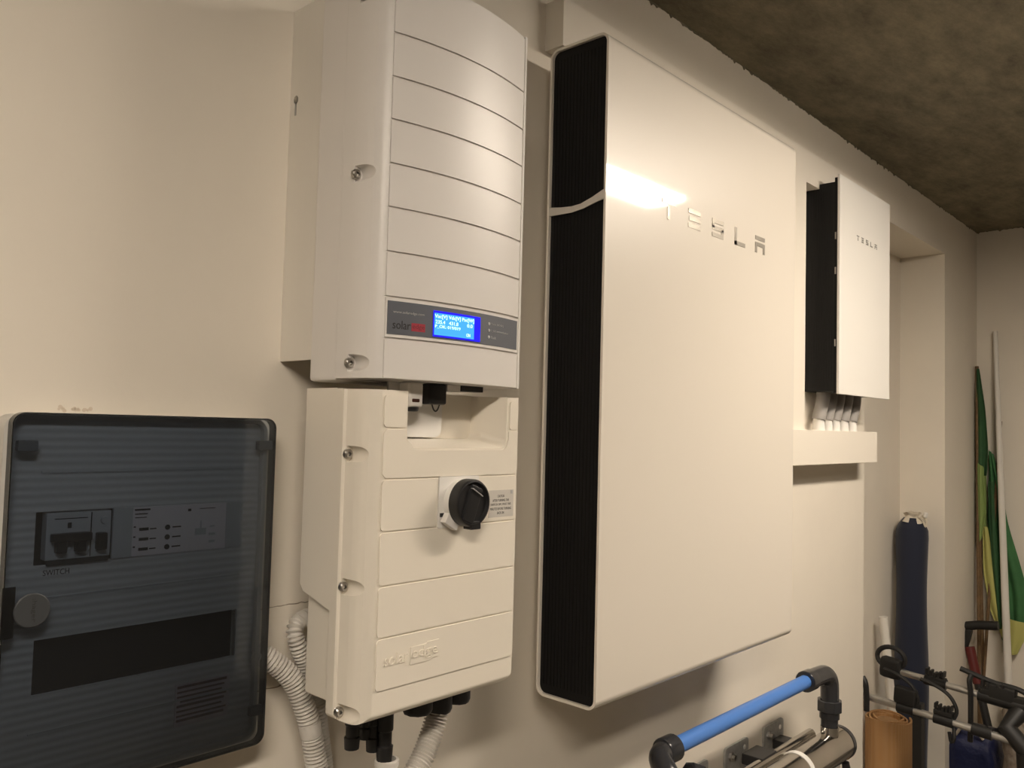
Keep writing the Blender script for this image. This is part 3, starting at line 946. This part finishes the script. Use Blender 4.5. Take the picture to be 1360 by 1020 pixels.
# main switch
x0, x1, z0, z1 = dr(-0.813, -0.743, 0.3095, 0.364)
br = obj('breaker', B(x0 + 0.004, x1, YI - 0.002, YI + 0.012, z0 + 0.004, z1 - 0.001, bev=0.001), 'innerp', T)
obj('seam', B(x0 + 0.0495, x0 + 0.0505, YI - 0.0025, YI, z0 + 0.005, z1 - 0.002), 'black_print', br)
obj('toggle', B(x0 + 0.0075, x0 + 0.0480, YI - 0.014, YI - 0.003, z0 + 0.024, z0 + 0.033, bev=0.0015), 'blackp', br)
for u in (0.0125, 0.0325):
    obj('toggle', B(x0 + u, x0 + u + 0.0105, YI - 0.012, YI - 0.002, z0 + 0.012, z0 + 0.026, bev=0.001), 'blackp', br)
obj('toggle', B(x0 + 0.0545, x0 + 0.0650, YI - 0.012, YI - 0.002, z0 + 0.012, z0 + 0.031, bev=0.0015), 'blackp', br)
obj('test_button', lathe(NB(), [(0, 0.0045), (0.002, 0.004), (0.002, 0)], (x0 + 0.064, YI - 0.002, z0 + 0.044), (0, -1, 0), 12), 'innerp', br)
obj('print_line', B(x0 + 0.012, x0 + 0.046, YI - 0.0024, YI - 0.0018, z0 + 0.0475, z0 + 0.0485), 'black_print', br)
obj('print_mark', B(x0 + 0.0255, x0 + 0.0295, YI - 0.0024, YI - 0.0018, z0 + 0.0375, z0 + 0.0435), 'black_print', br)
a = deep(-0.8095, 0.3005)
text('switch_lettering', 'SWITCH', a[0], a[0] + 0.0265, a[1] - 0.0028, a[1] + 0.0032, 'black_print', T, lambda x: YI - 0.0002, 0.0003)
obj('label_strip', B(x0 + 0.006, x1 - 0.002, YI - 0.003, YI + 0.001, z0 - 0.0015, z0 + 0.004), 'black_print', T)
# printed circuit chart
x0, x1, z0, z1 = dr(-0.7195, -0.6060, 0.3092, 0.3643)
ch = obj('circuit_chart', B(x0, x1, YI - 0.0016, YI + 0.001, z0, z1), 'paper', T)
def bars(rects, m, par, yy):
    for (u0, u1, v0, v1) in rects:
        obj('print_bar', B(u0, u1, yy - 0.0003, yy + 0.0003, v0, v1), m, par)
yy = YI - 0.0017
bars([(x0 + 0.002, x0 + 0.020, z1 - 0.004, z1 - 0.002), (x0 + 0.0025, x0 + 0.017, z1 - 0.0085, z1 - 0.0072), (x0 + 0.0025, x0 + 0.016, z1 - 0.0125, z1 - 0.0115)], 'black_print', ch, yy)
for k, za in enumerate((0.029, 0.0175, 0.0060)):
    v = z0 + za
    bars([(x0 + 0.008, x0 + 0.019, v, v + 0.0034), (x0 + 0.0205, x0 + 0.028, v + 0.0009, v + 0.0023), (x0 + 0.0475, x0 + 0.058, v + 0.0010, v + 0.0026), (x0 + 0.0015, x0 + 0.0040, v + 0.0040, v + 0.0056)], 'black_print', ch, yy)
    obj('print_symbol', lathe(NB(), [(0, 0.0032), (0.0006, 0.0032)], (x0 + 0.0415, yy, v + 0.002), (0, -1, 0), 10), 'black_print', ch)
bars([(x0 + 0.076, x0 + 0.090, z0 + 0.019, z0 + 0.027), (x0 + 0.0825, x0 + 0.0840, z0 + 0.027, z0 + 0.036), (x0 + 0.094, x0 + 0.102, z0 + 0.0175, z0 + 0.0205), (x0 + 0.094, x0 + 0.102, z0 + 0.0085, z0 + 0.0115), (x0 + 0.095, x0 + 0.101, z0 + 0.0275, z0 + 0.0295)], 'innerp', ch, yy)
bars([(x0 + 0.081, x0 + 0.101, z1 - 0.006, z1 - 0.0052), (x0 + 0.066, x0 + 0.070, z1 - 0.008, z1 - 0.005)], 'black_print', ch, yy)
# faded notice in the lower corner
x0, x1, z0, z1 = dr(-0.660, -0.592, 0.106, 0.1545)
nt_ = obj('notice', B(x0, x1, YI - 0.0014, YI + 0.001, z0, z1), mat('faded_notice', (0.50, 0.43, 0.46), rough=0.7), T)
for k in range(8):
    v = z1 - 0.005 - k * 0.0056
    u0, u1 = x0 + 0.002 + (0.004 if k in (3,) else 0), x1 - 0.004 - 0.006 * ((k * 7) % 3) / 2
    bars([(u0, u1, v, v + (0.0030 if k in (0, 4, 7) else 0.0022))], mat('faded_red_print', (0.10, 0.045, 0.055), rough=0.7) if k == 0 else bpy.data.materials['faded_red_print'], nt_, YI - 0.0016)
# smoked door: a shallow tray
n_o, n_i = rrect(SX0 + 0.0025, SX1, SZ0, SZ1, 0.013, 6), rrect(SX0 + 0.0045, SX1 - 0.002, SZ0 + 0.002, SZ1 - 0.002, 0.011, 6)
door = NB()
prism(door, n_o, 'y', FD, FD + 0.0025)
dd = obj('door', door, 'smoked', T)
rim = NB()
nn = len(n_o)
R = lambda poly, y: [rim.verts.new((u, y, v)) for u, v in poly]
a, b_, c_, d_ = R(n_o, FD + 0.0026), R(n_o, 0.1335), R(n_i, 0.1335), R(n_i, FD + 0.0026)
for i in range(nn):
    j = (i + 1) % nn
    for p, q in ((a, b_), (b_, c_), (c_, d_), (d_, a)):
        rim.faces.new((p[i], p[j], q[j], q[i]))
obj('door_rim', rim, 'smoked_d', dd)
for (u, v) in ((-0.8285, 0.4335), (-0.552, 0.434), (-0.548, 0.0985)):
    tab = obj('hinge_tab', B(u - 0.010, u + 0.010, FD + 0.003, FD + 0.013, v - 0.006, v + 0.006, bev=0.002), 'tab', dd)
obj('latch_tab', B(SX0 + 0.001, SX0 + 0.0135, FD - 0.0022, FD - 0.0002, 0.238, 0.290, bev=0.0008), 'smoked_d', dd)
lt = obj('latch_disc', lathe(NB(), [(0, 0.0175), (0.0022, 0.0175), (0.0030, 0.0165), (0.0030, 0)], (-0.8185, FD - 0.0002, 0.264), (0, -1, 0), 36), mat('grey_latch', (0.042, 0.046, 0.050), rough=0.5), dd)
text('latch_lettering', ':hager', -0.8200, -0.8145, 0.2520, 0.2760, 'black_print', dd, lambda x: FD - 0.0032, 0.0002, vertical=True)

# smudge of dirt on the wall above the board
sm = NB()
for k in range(26):
    x = -0.785 + random.gauss(0.016, 0.010)
    lathe(sm, [(0, random.uniform(0.001, 0.0026)), (0.0003, 0.0008)], (x, WALL - 0.0001, 0.4735 + random.gauss(0, 0.0012)), (0, -1, 0), 7)
s = obj('wall_smudge', sm, mat('smudge', (0.66, 0.57, 0.46), rough=0.9), None)
s['kind'] = 'structure'; s['label'] = 'brown scuff on the wall above the distribution board'

# ------------------------------------------------------------------ water pipe, fittings and filter
T = thing('water_pipe', 'bright blue water pipe with black elbows below the large battery', 'pipe', (0.64, 0.055, -0.175))
PY = 0.055
obj('pipe', tube(NB(), [(0.30, PY, -0.1585), (0.985, PY, -0.1595)], 0.0165, 20), 'blue', T)
def elbow(pts, r, flare_a, flare_b, name='elbow'):
    p = spline(pts, 0.006)
    b = tube(NB(), p, r, 20)
    for q, d, fl in ((p[0], p[1] - p[0], flare_a), (p[-1], p[-2] - p[-1], flare_b)):
        if fl: lathe(b, [(-0.002, fl * 0.93), (0.0, fl), (0.034, fl), (0.037, fl * 0.93)], q, d, 24)
    return obj(name, b, 'darkp', T)
elbow([(0.962, PY, -0.1595), (1.00, PY, -0.1605), (1.045, PY, -0.1615), (1.085, PY - 0.001, -0.166), (1.108, PY - 0.002, -0.185), (1.113, PY - 0.002, -0.215), (1.113, PY - 0.002, -0.262)], 0.0235, 0.0262, 0.0)
obj('union_nut', lathe(NB(), [(-0.002, 0.030), (0, 0.0325), (0.026, 0.0325), (0.028, 0.030)], (1.113, PY - 0.002, -0.238), (0, 0, -1), 8), 'darkp', T, ang=20)
obj('union_tail', lathe(NB(), [(0, 0.0255), (0.02, 0.0255), (0.022, 0.022), (0.0405, 0.022)], (1.113, PY - 0.002, -0.264), (0, 0, -1), 20), 'darkp', T)
elbow([(0.335, PY, -0.1585), (0.30, PY, -0.159), (0.27, PY - 0.012, -0.162), (0.252, PY - 0.04, -0.178), (0.250, PY - 0.055, -0.21), (0.250, PY - 0.055, -0.30)], 0.0225, 0.0262, 0.0)
obj('union_nut', lathe(NB(), [(-0.002, 0.030), (0, 0.0335), (0.026, 0.0335), (0.028, 0.030)], (0.262, PY - 0.075, -0.178), (0.75, -0.5, -0.35), 8), 'darkp', T, ang=20)

T = thing('water_filter', 'polished stainless steel filter cylinder along the bottom edge under the blue pipe', 'water filter', (0.85, 0.06, -0.42))
cyl0, cyl1 = Vector((0.55, 0.055, -0.365)), Vector((1.185, 0.055, -0.367))
obj('cylinder', lathe(NB(), [(0, 0.040), (0.006, 0.044), ((cyl1 - cyl0).length - 0.006, 0.044), ((cyl1 - cyl0).length, 0.041)], cyl0, cyl1 - cyl0, 36), 'steel', T)
obj('end_cap', lathe(NB(), [(0, 0.0455), (0.014, 0.0455), (0.018, 0.042)], (1.178, 0.055, -0.367), (1, 0, 0), 36), 'darkp', T)
obj('inlet', lathe(NB(), [(0, 0.023), (0.025, 0.023)], (1.113, 0.053, -0.330), (0, 0, 1), 20), 'steel', T)
obj('side_tube', tube(NB(), [(0.56, 0.098, -0.334), (1.10, 0.098, -0.334)], 0.014, 16), 'steel', T)
obj('clamp_band', lathe(NB(), [(0, 0.0456), (0.018, 0.0456)], (0.905, 0.055, -0.366), (1, 0, 0), 36), 'whitep', T)
obj('drain_knob', lathe(NB(), [(0, 0.010), (0.02, 0.011), (0.022, 0.017), (0.04, 0.017)], (1.165, 0.03, -0.408), (0.2, -0.1, -1), 14), 'blackp', T)
obj('outlet', lathe(NB(), [(0, 0.022), (0.05, 0.022), (0.052, 0.027), (0.08, 0.027)], (1.11, 0.045, -0.405), (0, 0, -1), 18), 'whitep', T)
obj('support_clip', B(0.80, 0.88, 0.09, 0.145, -0.345, -0.318, bev=0.003), 'blackp', T)
obj('support_clip', B(0.99, 1.04, 0.09, 0.155, -0.360, -0.335, bev=0.003), 'blackp', T)
for i, (x0, x1) in enumerate(((0.755, 0.876), (0.962, 1.079), (0.565, 0.672))):
    pl = thing('wall_plate', ('galvanised mounting plate on the wall, middle of the three below the blue pipe', 'galvanised mounting plate on the wall, nearest the right hand elbow', 'galvanised mounting plate on the wall, nearest the left hand elbow')[i], 'bracket', ((x0 + x1) / 2, 0.165, -0.43), 'mounting plates under the blue pipe')
    bm = NB()
    prism(bm, rrect(x0, x1, -0.43, -0.3025, 0.010), 'y', 0.1645, WALL)
    obj('plate', bm, 'zinc', pl)
    obj('bolt', lathe(NB(), [(0, 0.011), (0.006, 0.011), (0.007, 0.0065), (0.014, 0.0065)], (x0 + 0.026, 0.1648, -0.327), (0, -1, 0), 6), 'screw', pl, ang=20)
    obj('rivet', lathe(NB(), [(0, 0.0065), (0.002, 0.0055), (0.003, 0)], (x1 - 0.022, 0.1648, -0.3225), (0, -1, 0), 12), 'alu', pl)

# ------------------------------------------------------------------ things in and beside the alcove
# navy canvas bag
T = thing('canvas_bag', 'tall navy canvas bag with a cream drawstring standing in the alcove corner', 'bag', (2.455, 0.262, FLOOR))
ax = spline([(2.440, 0.250, FLOOR + 0.002), (2.462, 0.258, -0.60), (2.482, 0.264, -0.25), (2.505, 0.270, 0.0), (2.515, 0.272, 0.085), (2.517, 0.272, 0.135)], 0.03)
rs = []
for i, q in enumerate(ax):
    z = q.z
    r = 0.060 + 0.004 * math.sin(z * 9)
    if z > 0.055: r = 0.064 * math.sqrt(max(0.02, 1 - ((z - 0.055) / 0.092) ** 2))
    rs.append(r)
obj('bag', tube(NB(), ax, rs, 24), 'navy', T)
neck = NB()
rings = []
for k in range(4):
    rr = [0.046, 0.034, 0.020, 0.030][k]
    zz = [0.118, 0.132, 0.143, 0.156][k]
    rings.append([neck.verts.new((2.516 + (rr * (1 + 0.22 * math.sin(5 * a))) * math.cos(a), 0.272 + (rr * (1 + 0.22 * math.sin(5 * a))) * math.sin(a), zz + 0.004 * math.sin(3 * a))) for a in [2 * math.pi * i / 30 for i in range(30)]])
for a, b_ in zip(rings, rings[1:]):
    for k in range(30):
        neck.faces.new((a[k], a[(k + 1) % 30], b_[(k + 1) % 30], b_[k]))
neck.faces.new(rings[0]); neck.faces.new(rings[-1][::-1])
obj('gathered_neck', neck, 'cord', T)
obj('drawstring', tube(NB(), spline([(2.49, 0.235, 0.142), (2.50, 0.225, 0.125), (2.495, 0.215, 0.105), (2.505, 0.213, 0.128), (2.52, 0.235, 0.146)], 0.004), 0.004, 8), 'cord', T)
obj('toggle', lathe(NB(), [(0, 0.006), (0.004, 0.009), (0.018, 0.009), (0.022, 0.006)], (2.51, 0.222, 0.14), (0, -0.3, 1), 10), 'whitep', T)

# short white pole leaning by the bag
P_ = tube(NB(), [(2.285, 0.235, FLOOR + 0.003), (2.262, 0.300, -0.232)], 0.0165, 16)
tag(obj('pvc_pole', P_, 'pvc', None), 'short white plastic pole leaning beside the navy bag', 'pole')

# roll of bamboo blind
T = thing('bamboo_roll', 'rolled bamboo blind standing upright behind the bike rack bars', 'blind', (2.12, 0.235, FLOOR))
RC = (2.125, 0.238)
ztop = -0.565
bm = NB()
turns, steps = 3.0, 150
prev = None
for i in range(steps + 1):
    t = i / steps
    a = -0.9 + t * turns * 2 * math.pi
    r0 = 0.045 + 0.038 * t
    th = 0.0065
    zt = ztop - 0.004 * math.sin(a * 2.3)
    q = [bm.verts.new((RC[0] + r * math.cos(a), RC[1] + r * math.sin(a), z)) for r, z in ((r0, FLOOR + 0.001), (r0, zt), (r0 - th, zt), (r0 - th, FLOOR + 0.001))]
    if prev:
        for k in range(4):
            bm.faces.new((prev[k], prev[(k + 1) % 4], q[(k + 1) % 4], q[k]))
    else:
        bm.faces.new(q)
    prev = q
bm.faces.new(prev[::-1])
obj('slat_sheet', bm, 'bamboo', T)
obj('core', lathe(NB(), [(0, 0.040), (0.41, 0.040), (0.425, 0.036)], (RC[0], RC[1], FLOOR + 0.001), (0, 0, 1), 24), 'bamboo2', T)

# bike rack: two silver arms on a black mast
T = thing('bike_rack', 'folded bike rack with silver tubes and black clamps in front of the alcove', 'bike rack', (2.0, 0.08, FLOOR))
LA, LB = Vector((2.000, 0.285, -0.470)), Vector((1.985, -0.34, -0.512))
UA, UB = Vector((2.060, 0.215, -0.372)), Vector((2.045, -0.36, -0.415))
lo_arm = obj('lower_arm', tube(NB(), [LA, LB], 0.0125, 16), 'rack', T)
up_arm = obj('upper_arm', tube(NB(), [UA, UB], 0.0115, 16), 'rack', T)
def at(a, b_, y):
    t = (y - a.y) / (b_.y - a.y)
    return a + (b_ - a) * t
def sleeve(p, a, b_, ln, r=0.019):
    d = (b_ - a).normalized()
    return lathe(NB(), [(-ln / 2, r), (ln / 2, r)], p, d, 14)
def cradle(bm, p, d, s=1.0, hook=True, tooth=True):
    """toothed saddle on top of a sleeve with a curved hook"""
    d = d.normalized()
    upv = Vector((0, 0, 1))
    oriented(bm, (0.060 * s, 0.030 * s, 0.016 * s), p + upv * 0.024 * s, d, upv, 0.003)
    if tooth:
        for k in (-2, -1, 0, 1, 2):
            oriented(bm, (0.007 * s, 0.030 * s, 0.018 * s), p + upv * (0.036 + 0.004 * abs(k)) * s + d * k * 0.012 * s, d, upv, 0.002)
    if hook:
        pts = [p + d * 0.030 * s + upv * 0.010, p + d * 0.040 * s + upv * 0.045 * s, p + d * 0.018 * s + upv * 0.085 * s, p - d * 0.03 * s + upv * 0.108 * s, p - d * 0.075 * s + upv * 0.115 * s]
        tube(bm, spline(pts, 0.008), 0.0065 * s, 8)
dL = (LB - LA).normalized()
for y, ln, hk in ((0.135, 0.055, True), (0.012, 0.060, True), (-0.105, 0.060, False)):
    p = at(LA, LB, y)
    b_ = sleeve(p, LA, LB, ln)
    sl = obj('sleeve', b_, 'rubber', lo_arm)
    if hk:
        c_ = NB()
        cradle(c_, p, dL, 1.0)
        obj('wheel_cradle', c_, 'rubber', lo_arm)
p = at(LA, LB, 0.135)
obj('clamp_block', oriented(NB(), (0.075, 0.036, 0.060), p + Vector((0, 0, 0.042)), dL, (0, 0, 1), 0.010), 'rubber', lo_arm)
p = at(LA, LB, 0.262)
obj('end_hook', tube(NB(), spline([p + Vector((-0.02, 0, -0.045)), p + Vector((-0.02, 0, 0)), p + Vector((-0.02, 0.004, 0.05)), p + Vector((-0.015, 0.016, 0.070))], 0.008), 0.010, 10), 'rubber', lo_arm)
p = at(LA, LB, -0.02)
obj('strap_tail', tube(NB(), spline([p + Vector((0, 0, -0.015)), p + Vector((-0.01, -0.002, -0.05)), p + Vector((-0.01, 0.006, -0.062)), p + Vector((-0.01, 0.012, -0.03))], 0.006), 0.006, 8), 'rubber', lo_arm)
dU = (UB - UA).normalized()
p = at(UA, UB, 0.205)
bm = NB()
oriented(bm, (0.075, 0.044, 0.075), p + Vector((0, 0, 0.005)), dU, (0, 0, 1), 0.016)
tube(bm, [p + Vector((0, 0.0, 0.04)) + Vector((0.0, 0.048 * math.cos(a), 0.038 * math.sin(a))) for a in [2 * math.pi * i / 22 for i in range(23)]], 0.0085, 8)
obj('pivot_joint', bm, 'rubber', T)
p = at(UA, UB, 0.055)
c_ = NB(); cradle(c_, p - Vector((0, 0, 0.016)), dU, 1.1, hook=False)
lathe(c_, [(-0.035, 0.018), (0.035, 0.018)], p, dU, 14)
obj('wheel_cradle', c_, 'rubber', up_arm)
for y, s in ((-0.125, 1.25), (-0.205, 1.15)):
    p = at(UA, UB, y)
    c_ = NB(); cradle(c_, p - Vector((0, 0, 0.01)), dU, s, hook=False, tooth=(y > -0.15))
    lathe(c_, [(-0.045, 0.021), (0.045, 0.021)], p, dU, 14)
    obj('wheel_cradle', c_, 'rubber', up_arm)
p = at(UA, UB, -0.13)
obj('ratchet_strap', tube(NB(), spline([p + Vector((0, 0.105, 0.078)), p + Vector((0, 0.06, 0.066)), p + Vector((0, 0.0, 0.052)), p + Vector((0, -0.07, 0.045)), p + Vector((0, -0.115, 0.020)), p + Vector((0, -0.12, -0.02))], 0.01), 0.009, 8), 'rubber', up_arm)
obj('clamp_block', oriented(NB(), (0.085, 0.040, 0.055), p + Vector((0, -0.02, 0.022)), dU, (0, 0, 1), 0.010), 'rubber', up_arm)
p = at(UA, UB, -0.062)
obj('hanging_strap', tube(NB(), spline([p + Vector((0, 0.0, 0.06)), p + Vector((-0.015, 0.006, 0.045)), p + Vector((-0.018, 0.002, 0.0)), p + Vector((-0.018, 0.002, -0.09)), p + Vector((-0.015, 0.004, -0.16))], 0.01), 0.0085, 8), 'rubber', up_arm)
obj('mast', B(1.99, 2.03, 0.082, 0.112, FLOOR, -0.455, bev=0.004), 'rubber', T)
bm = NB()
tube(bm, [at(UA, UB, -0.20) + Vector((0, 0, -0.02)), Vector((2.0, -0.175, -0.47)), Vector((1.985, -0.255, -0.545))], 0.030, 14)
tube(bm, [Vector((1.99, -0.235, -0.53)), Vector((1.985, -0.26, FLOOR))], 0.034, 14)
obj('folding_joint', bm, 'rubber', T)
obj('foot', B(1.90, 2.12, -0.30, 0.14, FLOOR, FLOOR + 0.03, bev=0.008), 'rubber', T)

# blue bag on the floor behind the rack
T = thing('nylon_bag', 'dark blue nylon bag on the floor behind the bike rack', 'bag', (2.72, 0.02, FLOOR))
bm = NB()
bmesh.ops.create_icosphere(bm, subdivisions=4, radius=1.0)
for v in bm.verts:
    c = v.co.copy()
    k = 1 + 0.05 * math.sin(7 * c.x + 3 * c.z) + 0.04 * math.sin(9 * c.y)
    f = lambda t: math.copysign(abs(t) ** 0.65, t)
    v.co = Vector((2.74 + f(c.x) * 0.10 * k, 0.100 + f(c.y) * 0.105 * k, FLOOR + 0.145 + f(c.z) * 0.140 * (k if c.z > 0 else 1)))
obj('bag', bm, 'bluebag', T)
obj('handle_cord', tube(NB(), spline([(2.67, 0.15, -0.742), (2.65, 0.12, -0.70), (2.65, 0.08, -0.70), (2.67, 0.05, -0.735)], 0.006), 0.006, 8), 'cord', T)

# rolled floral cushion at the right border
T = thing('fabric_roll', 'beige patterned fabric roll at the right border of the picture', 'fabric roll', (2.68, -0.108, FLOOR))
prof = [(0, 0.01), (0.0, 0.075), (0.01, 0.088)] + [(0.02 + 0.40 * i / 12, 0.090 + 0.004 * math.sin(i * 1.9)) for i in range(13)] + [(0.435, 0.080), (0.447, 0.055), (0.45, 0.02)]
obj('roll', lathe(NB(), prof, (2.68, -0.108, FLOOR + 0.002), (0.02, 0.0, 1), 28), 'floral', T)
obj('tie', lathe(NB(), [(0, 0.097), (0.012, 0.097)], (2.684, -0.108, FLOOR + 0.29), (0.02, 0.0, 1), 28), 'cord', T)

# leaning poles with cloth at the end wall
def pole(bm, a, b_, r):
    return tube(bm, [a, b_], r, 10)
def cloth(cols, name, m, parent, th=0.003):
    """cols: rows of points across the cloth, top to bottom; pleated depth comes with the points"""
    b = NB()
    vs = [[b.verts.new(p) for p in row] for row in cols]
    for r0, r1 in zip(vs, vs[1:]):
        for k in range(len(r0) - 1):
            b.faces.new((r0[k], r0[k + 1], r1[k + 1], r1[k]))
    o = obj(name, b, m, parent, ang=70, wn=False)
    md = o.modifiers.new('thickness', 'SOLIDIFY')
    md.thickness = th
    sd = o.modifiers.new('smooth', 'SUBSURF')
    sd.levels = sd.render_levels = 1
    return o
def sheet(edge_l, edge_r, x0, amp, waves, phase=0.0, nw=14, nh=12):
    """pleated cloth between two edges given as (y, z) polylines"""
    def along(e, t):
        s = t * (len(e) - 1)
        i = min(int(s), len(e) - 2)
        f = s - i
        return e[i][0] + (e[i + 1][0] - e[i][0]) * f, e[i][1] + (e[i + 1][1] - e[i][1]) * f
    rows = []
    for i in range(nh + 1):
        t = i / nh
        a, b_ = along(edge_l, t), along(edge_r, t)
        rows.append([Vector((x0 + amp * math.sin(waves * 2 * math.pi * k / nw + phase + t * 1.3), a[0] + (b_[0] - a[0]) * k / nw, a[1] + (b_[1] - a[1]) * k / nw)) for k in range(nw + 1)])
    return rows
EX = 3.05
T = thing('furled_flag', 'furled dark green flag on a thin brown pole, nearest the corner', 'flag', (2.95, 0.12, FLOOR))
obj('pole', pole(NB(), (3.03, 0.125, FLOOR), (3.076, 0.168, 0.792), 0.007), 'wood', T)
cloth(sheet([(0.158, 0.70), (0.158, 0.52), (0.157, 0.35), (0.155, 0.18), (0.140, 0.02)], [(0.145, 0.70), (0.135, 0.52), (0.128, 0.36), (0.125, 0.2), (0.128, 0.02)], 3.055, 0.010, 2.0), 'cloth', 'lime', T)
T = thing('furled_flag', 'furled green flag with lime and yellow lower folds on the middle brown pole', 'flag', (2.95, 0.10, FLOOR))
obj('pole', pole(NB(), (2.98, 0.135, FLOOR), (3.035, 0.156, 0.790), 0.0075), 'wood', T)
cloth(sheet([(0.156, 0.78), (0.156, 0.60), (0.158, 0.45), (0.160, 0.30)], [(0.143, 0.78), (0.118, 0.60), (0.106, 0.42), (0.112, 0.30)], 3.022, 0.007, 1.5), 'cloth', 'dgreen', T)
cloth(sheet([(0.148, 0.36), (0.148, 0.26), (0.146, 0.12), (0.142, 0.0)], [(0.122, 0.34), (0.120, 0.26), (0.112, 0.15), (0.128, 0.04)], 3.005, 0.006, 1.5), 'cloth', 'lime', T)
T = thing('furled_flag', 'green and yellow flag hanging behind the white pole at the end wall', 'flag', (3.04, 0.05, FLOOR))
obj('pole', pole(NB(), (3.00, 0.150, FLOOR), (3.07, 0.070, 0.545), 0.0065), 'wood', T)
cloth(sheet([(0.118, 0.42), (0.116, 0.28), (0.125, 0.10), (0.118, -0.04), (0.088, -0.22), (0.070, -0.42)], [(0.100, 0.40), (0.070, 0.27), (0.045, 0.10), (0.000, -0.06), (-0.035, -0.20), (-0.030, -0.36)], 3.060, 0.011, 2.2, nw=20, nh=16), 'cloth', 'green', T)
cloth(sheet([(0.136, 0.08), (0.135, -0.12), (0.108, -0.29), (0.056, -0.41)], [(0.118, 0.08), (0.090, -0.09), (0.062, -0.25), (0.036, -0.42)], 3.036, 0.006, 1.2), 'cloth', 'yellow', T)
cloth(sheet([(0.060, -0.31), (0.052, -0.39), (0.040, -0.47)], [(-0.030, -0.32), (-0.020, -0.40), (0.005, -0.46)], 3.046, 0.006, 1.2), 'cloth', 'yellow', T)
cloth(sheet([(0.112, 0.28), (0.110, 0.12), (0.100, -0.05), (0.085, -0.22), (0.070, -0.36)], [(0.092, 0.28), (0.085, 0.12), (0.076, -0.05), (0.066, -0.22), (0.060, -0.36)], 3.028, 0.005, 1.0), 'cloth', 'dgreen', T)
tag(obj('white_pole', tube(NB(), [(2.955, 0.006, FLOOR + 0.001), (3.0, 0.040, -0.237), (3.07, 0.090, 0.948)], [0.0165, 0.0150, 0.010], 14), 'pvc', None), 'tall white tapering pole leaning on the end wall', 'pole')
T = thing('garden_spade', 'spade with black grip and dark red shaft leaning near the corner', 'spade', (2.86, 0.10, FLOOR))
bm = NB()
oriented(bm, (0.030, 0.028, 0.085), (2.90, 0.165, -0.395), (1, 0, 0), (0, -0.25, 1), 0.008)
tube(bm, [(2.90, 0.170, -0.345), (2.90, 0.12, -0.332), (2.90, 0.045, -0.322)], 0.019, 12)
obj('grip', bm, 'rubber', T)
obj('shaft', tube(NB(), [(2.90, 0.155, -0.43), (2.882, 0.118, -0.575)], 0.020, 14), 'red', T)
obj('lower_shaft', tube(NB(), [(2.882, 0.118, -0.574), (2.86, 0.075, -0.74)], 0.016, 14), 'rubber', T)
obj('blade', B(2.845, 2.852, -0.0, 0.15, FLOOR, -0.73, bev=0.003), 'screw', T)
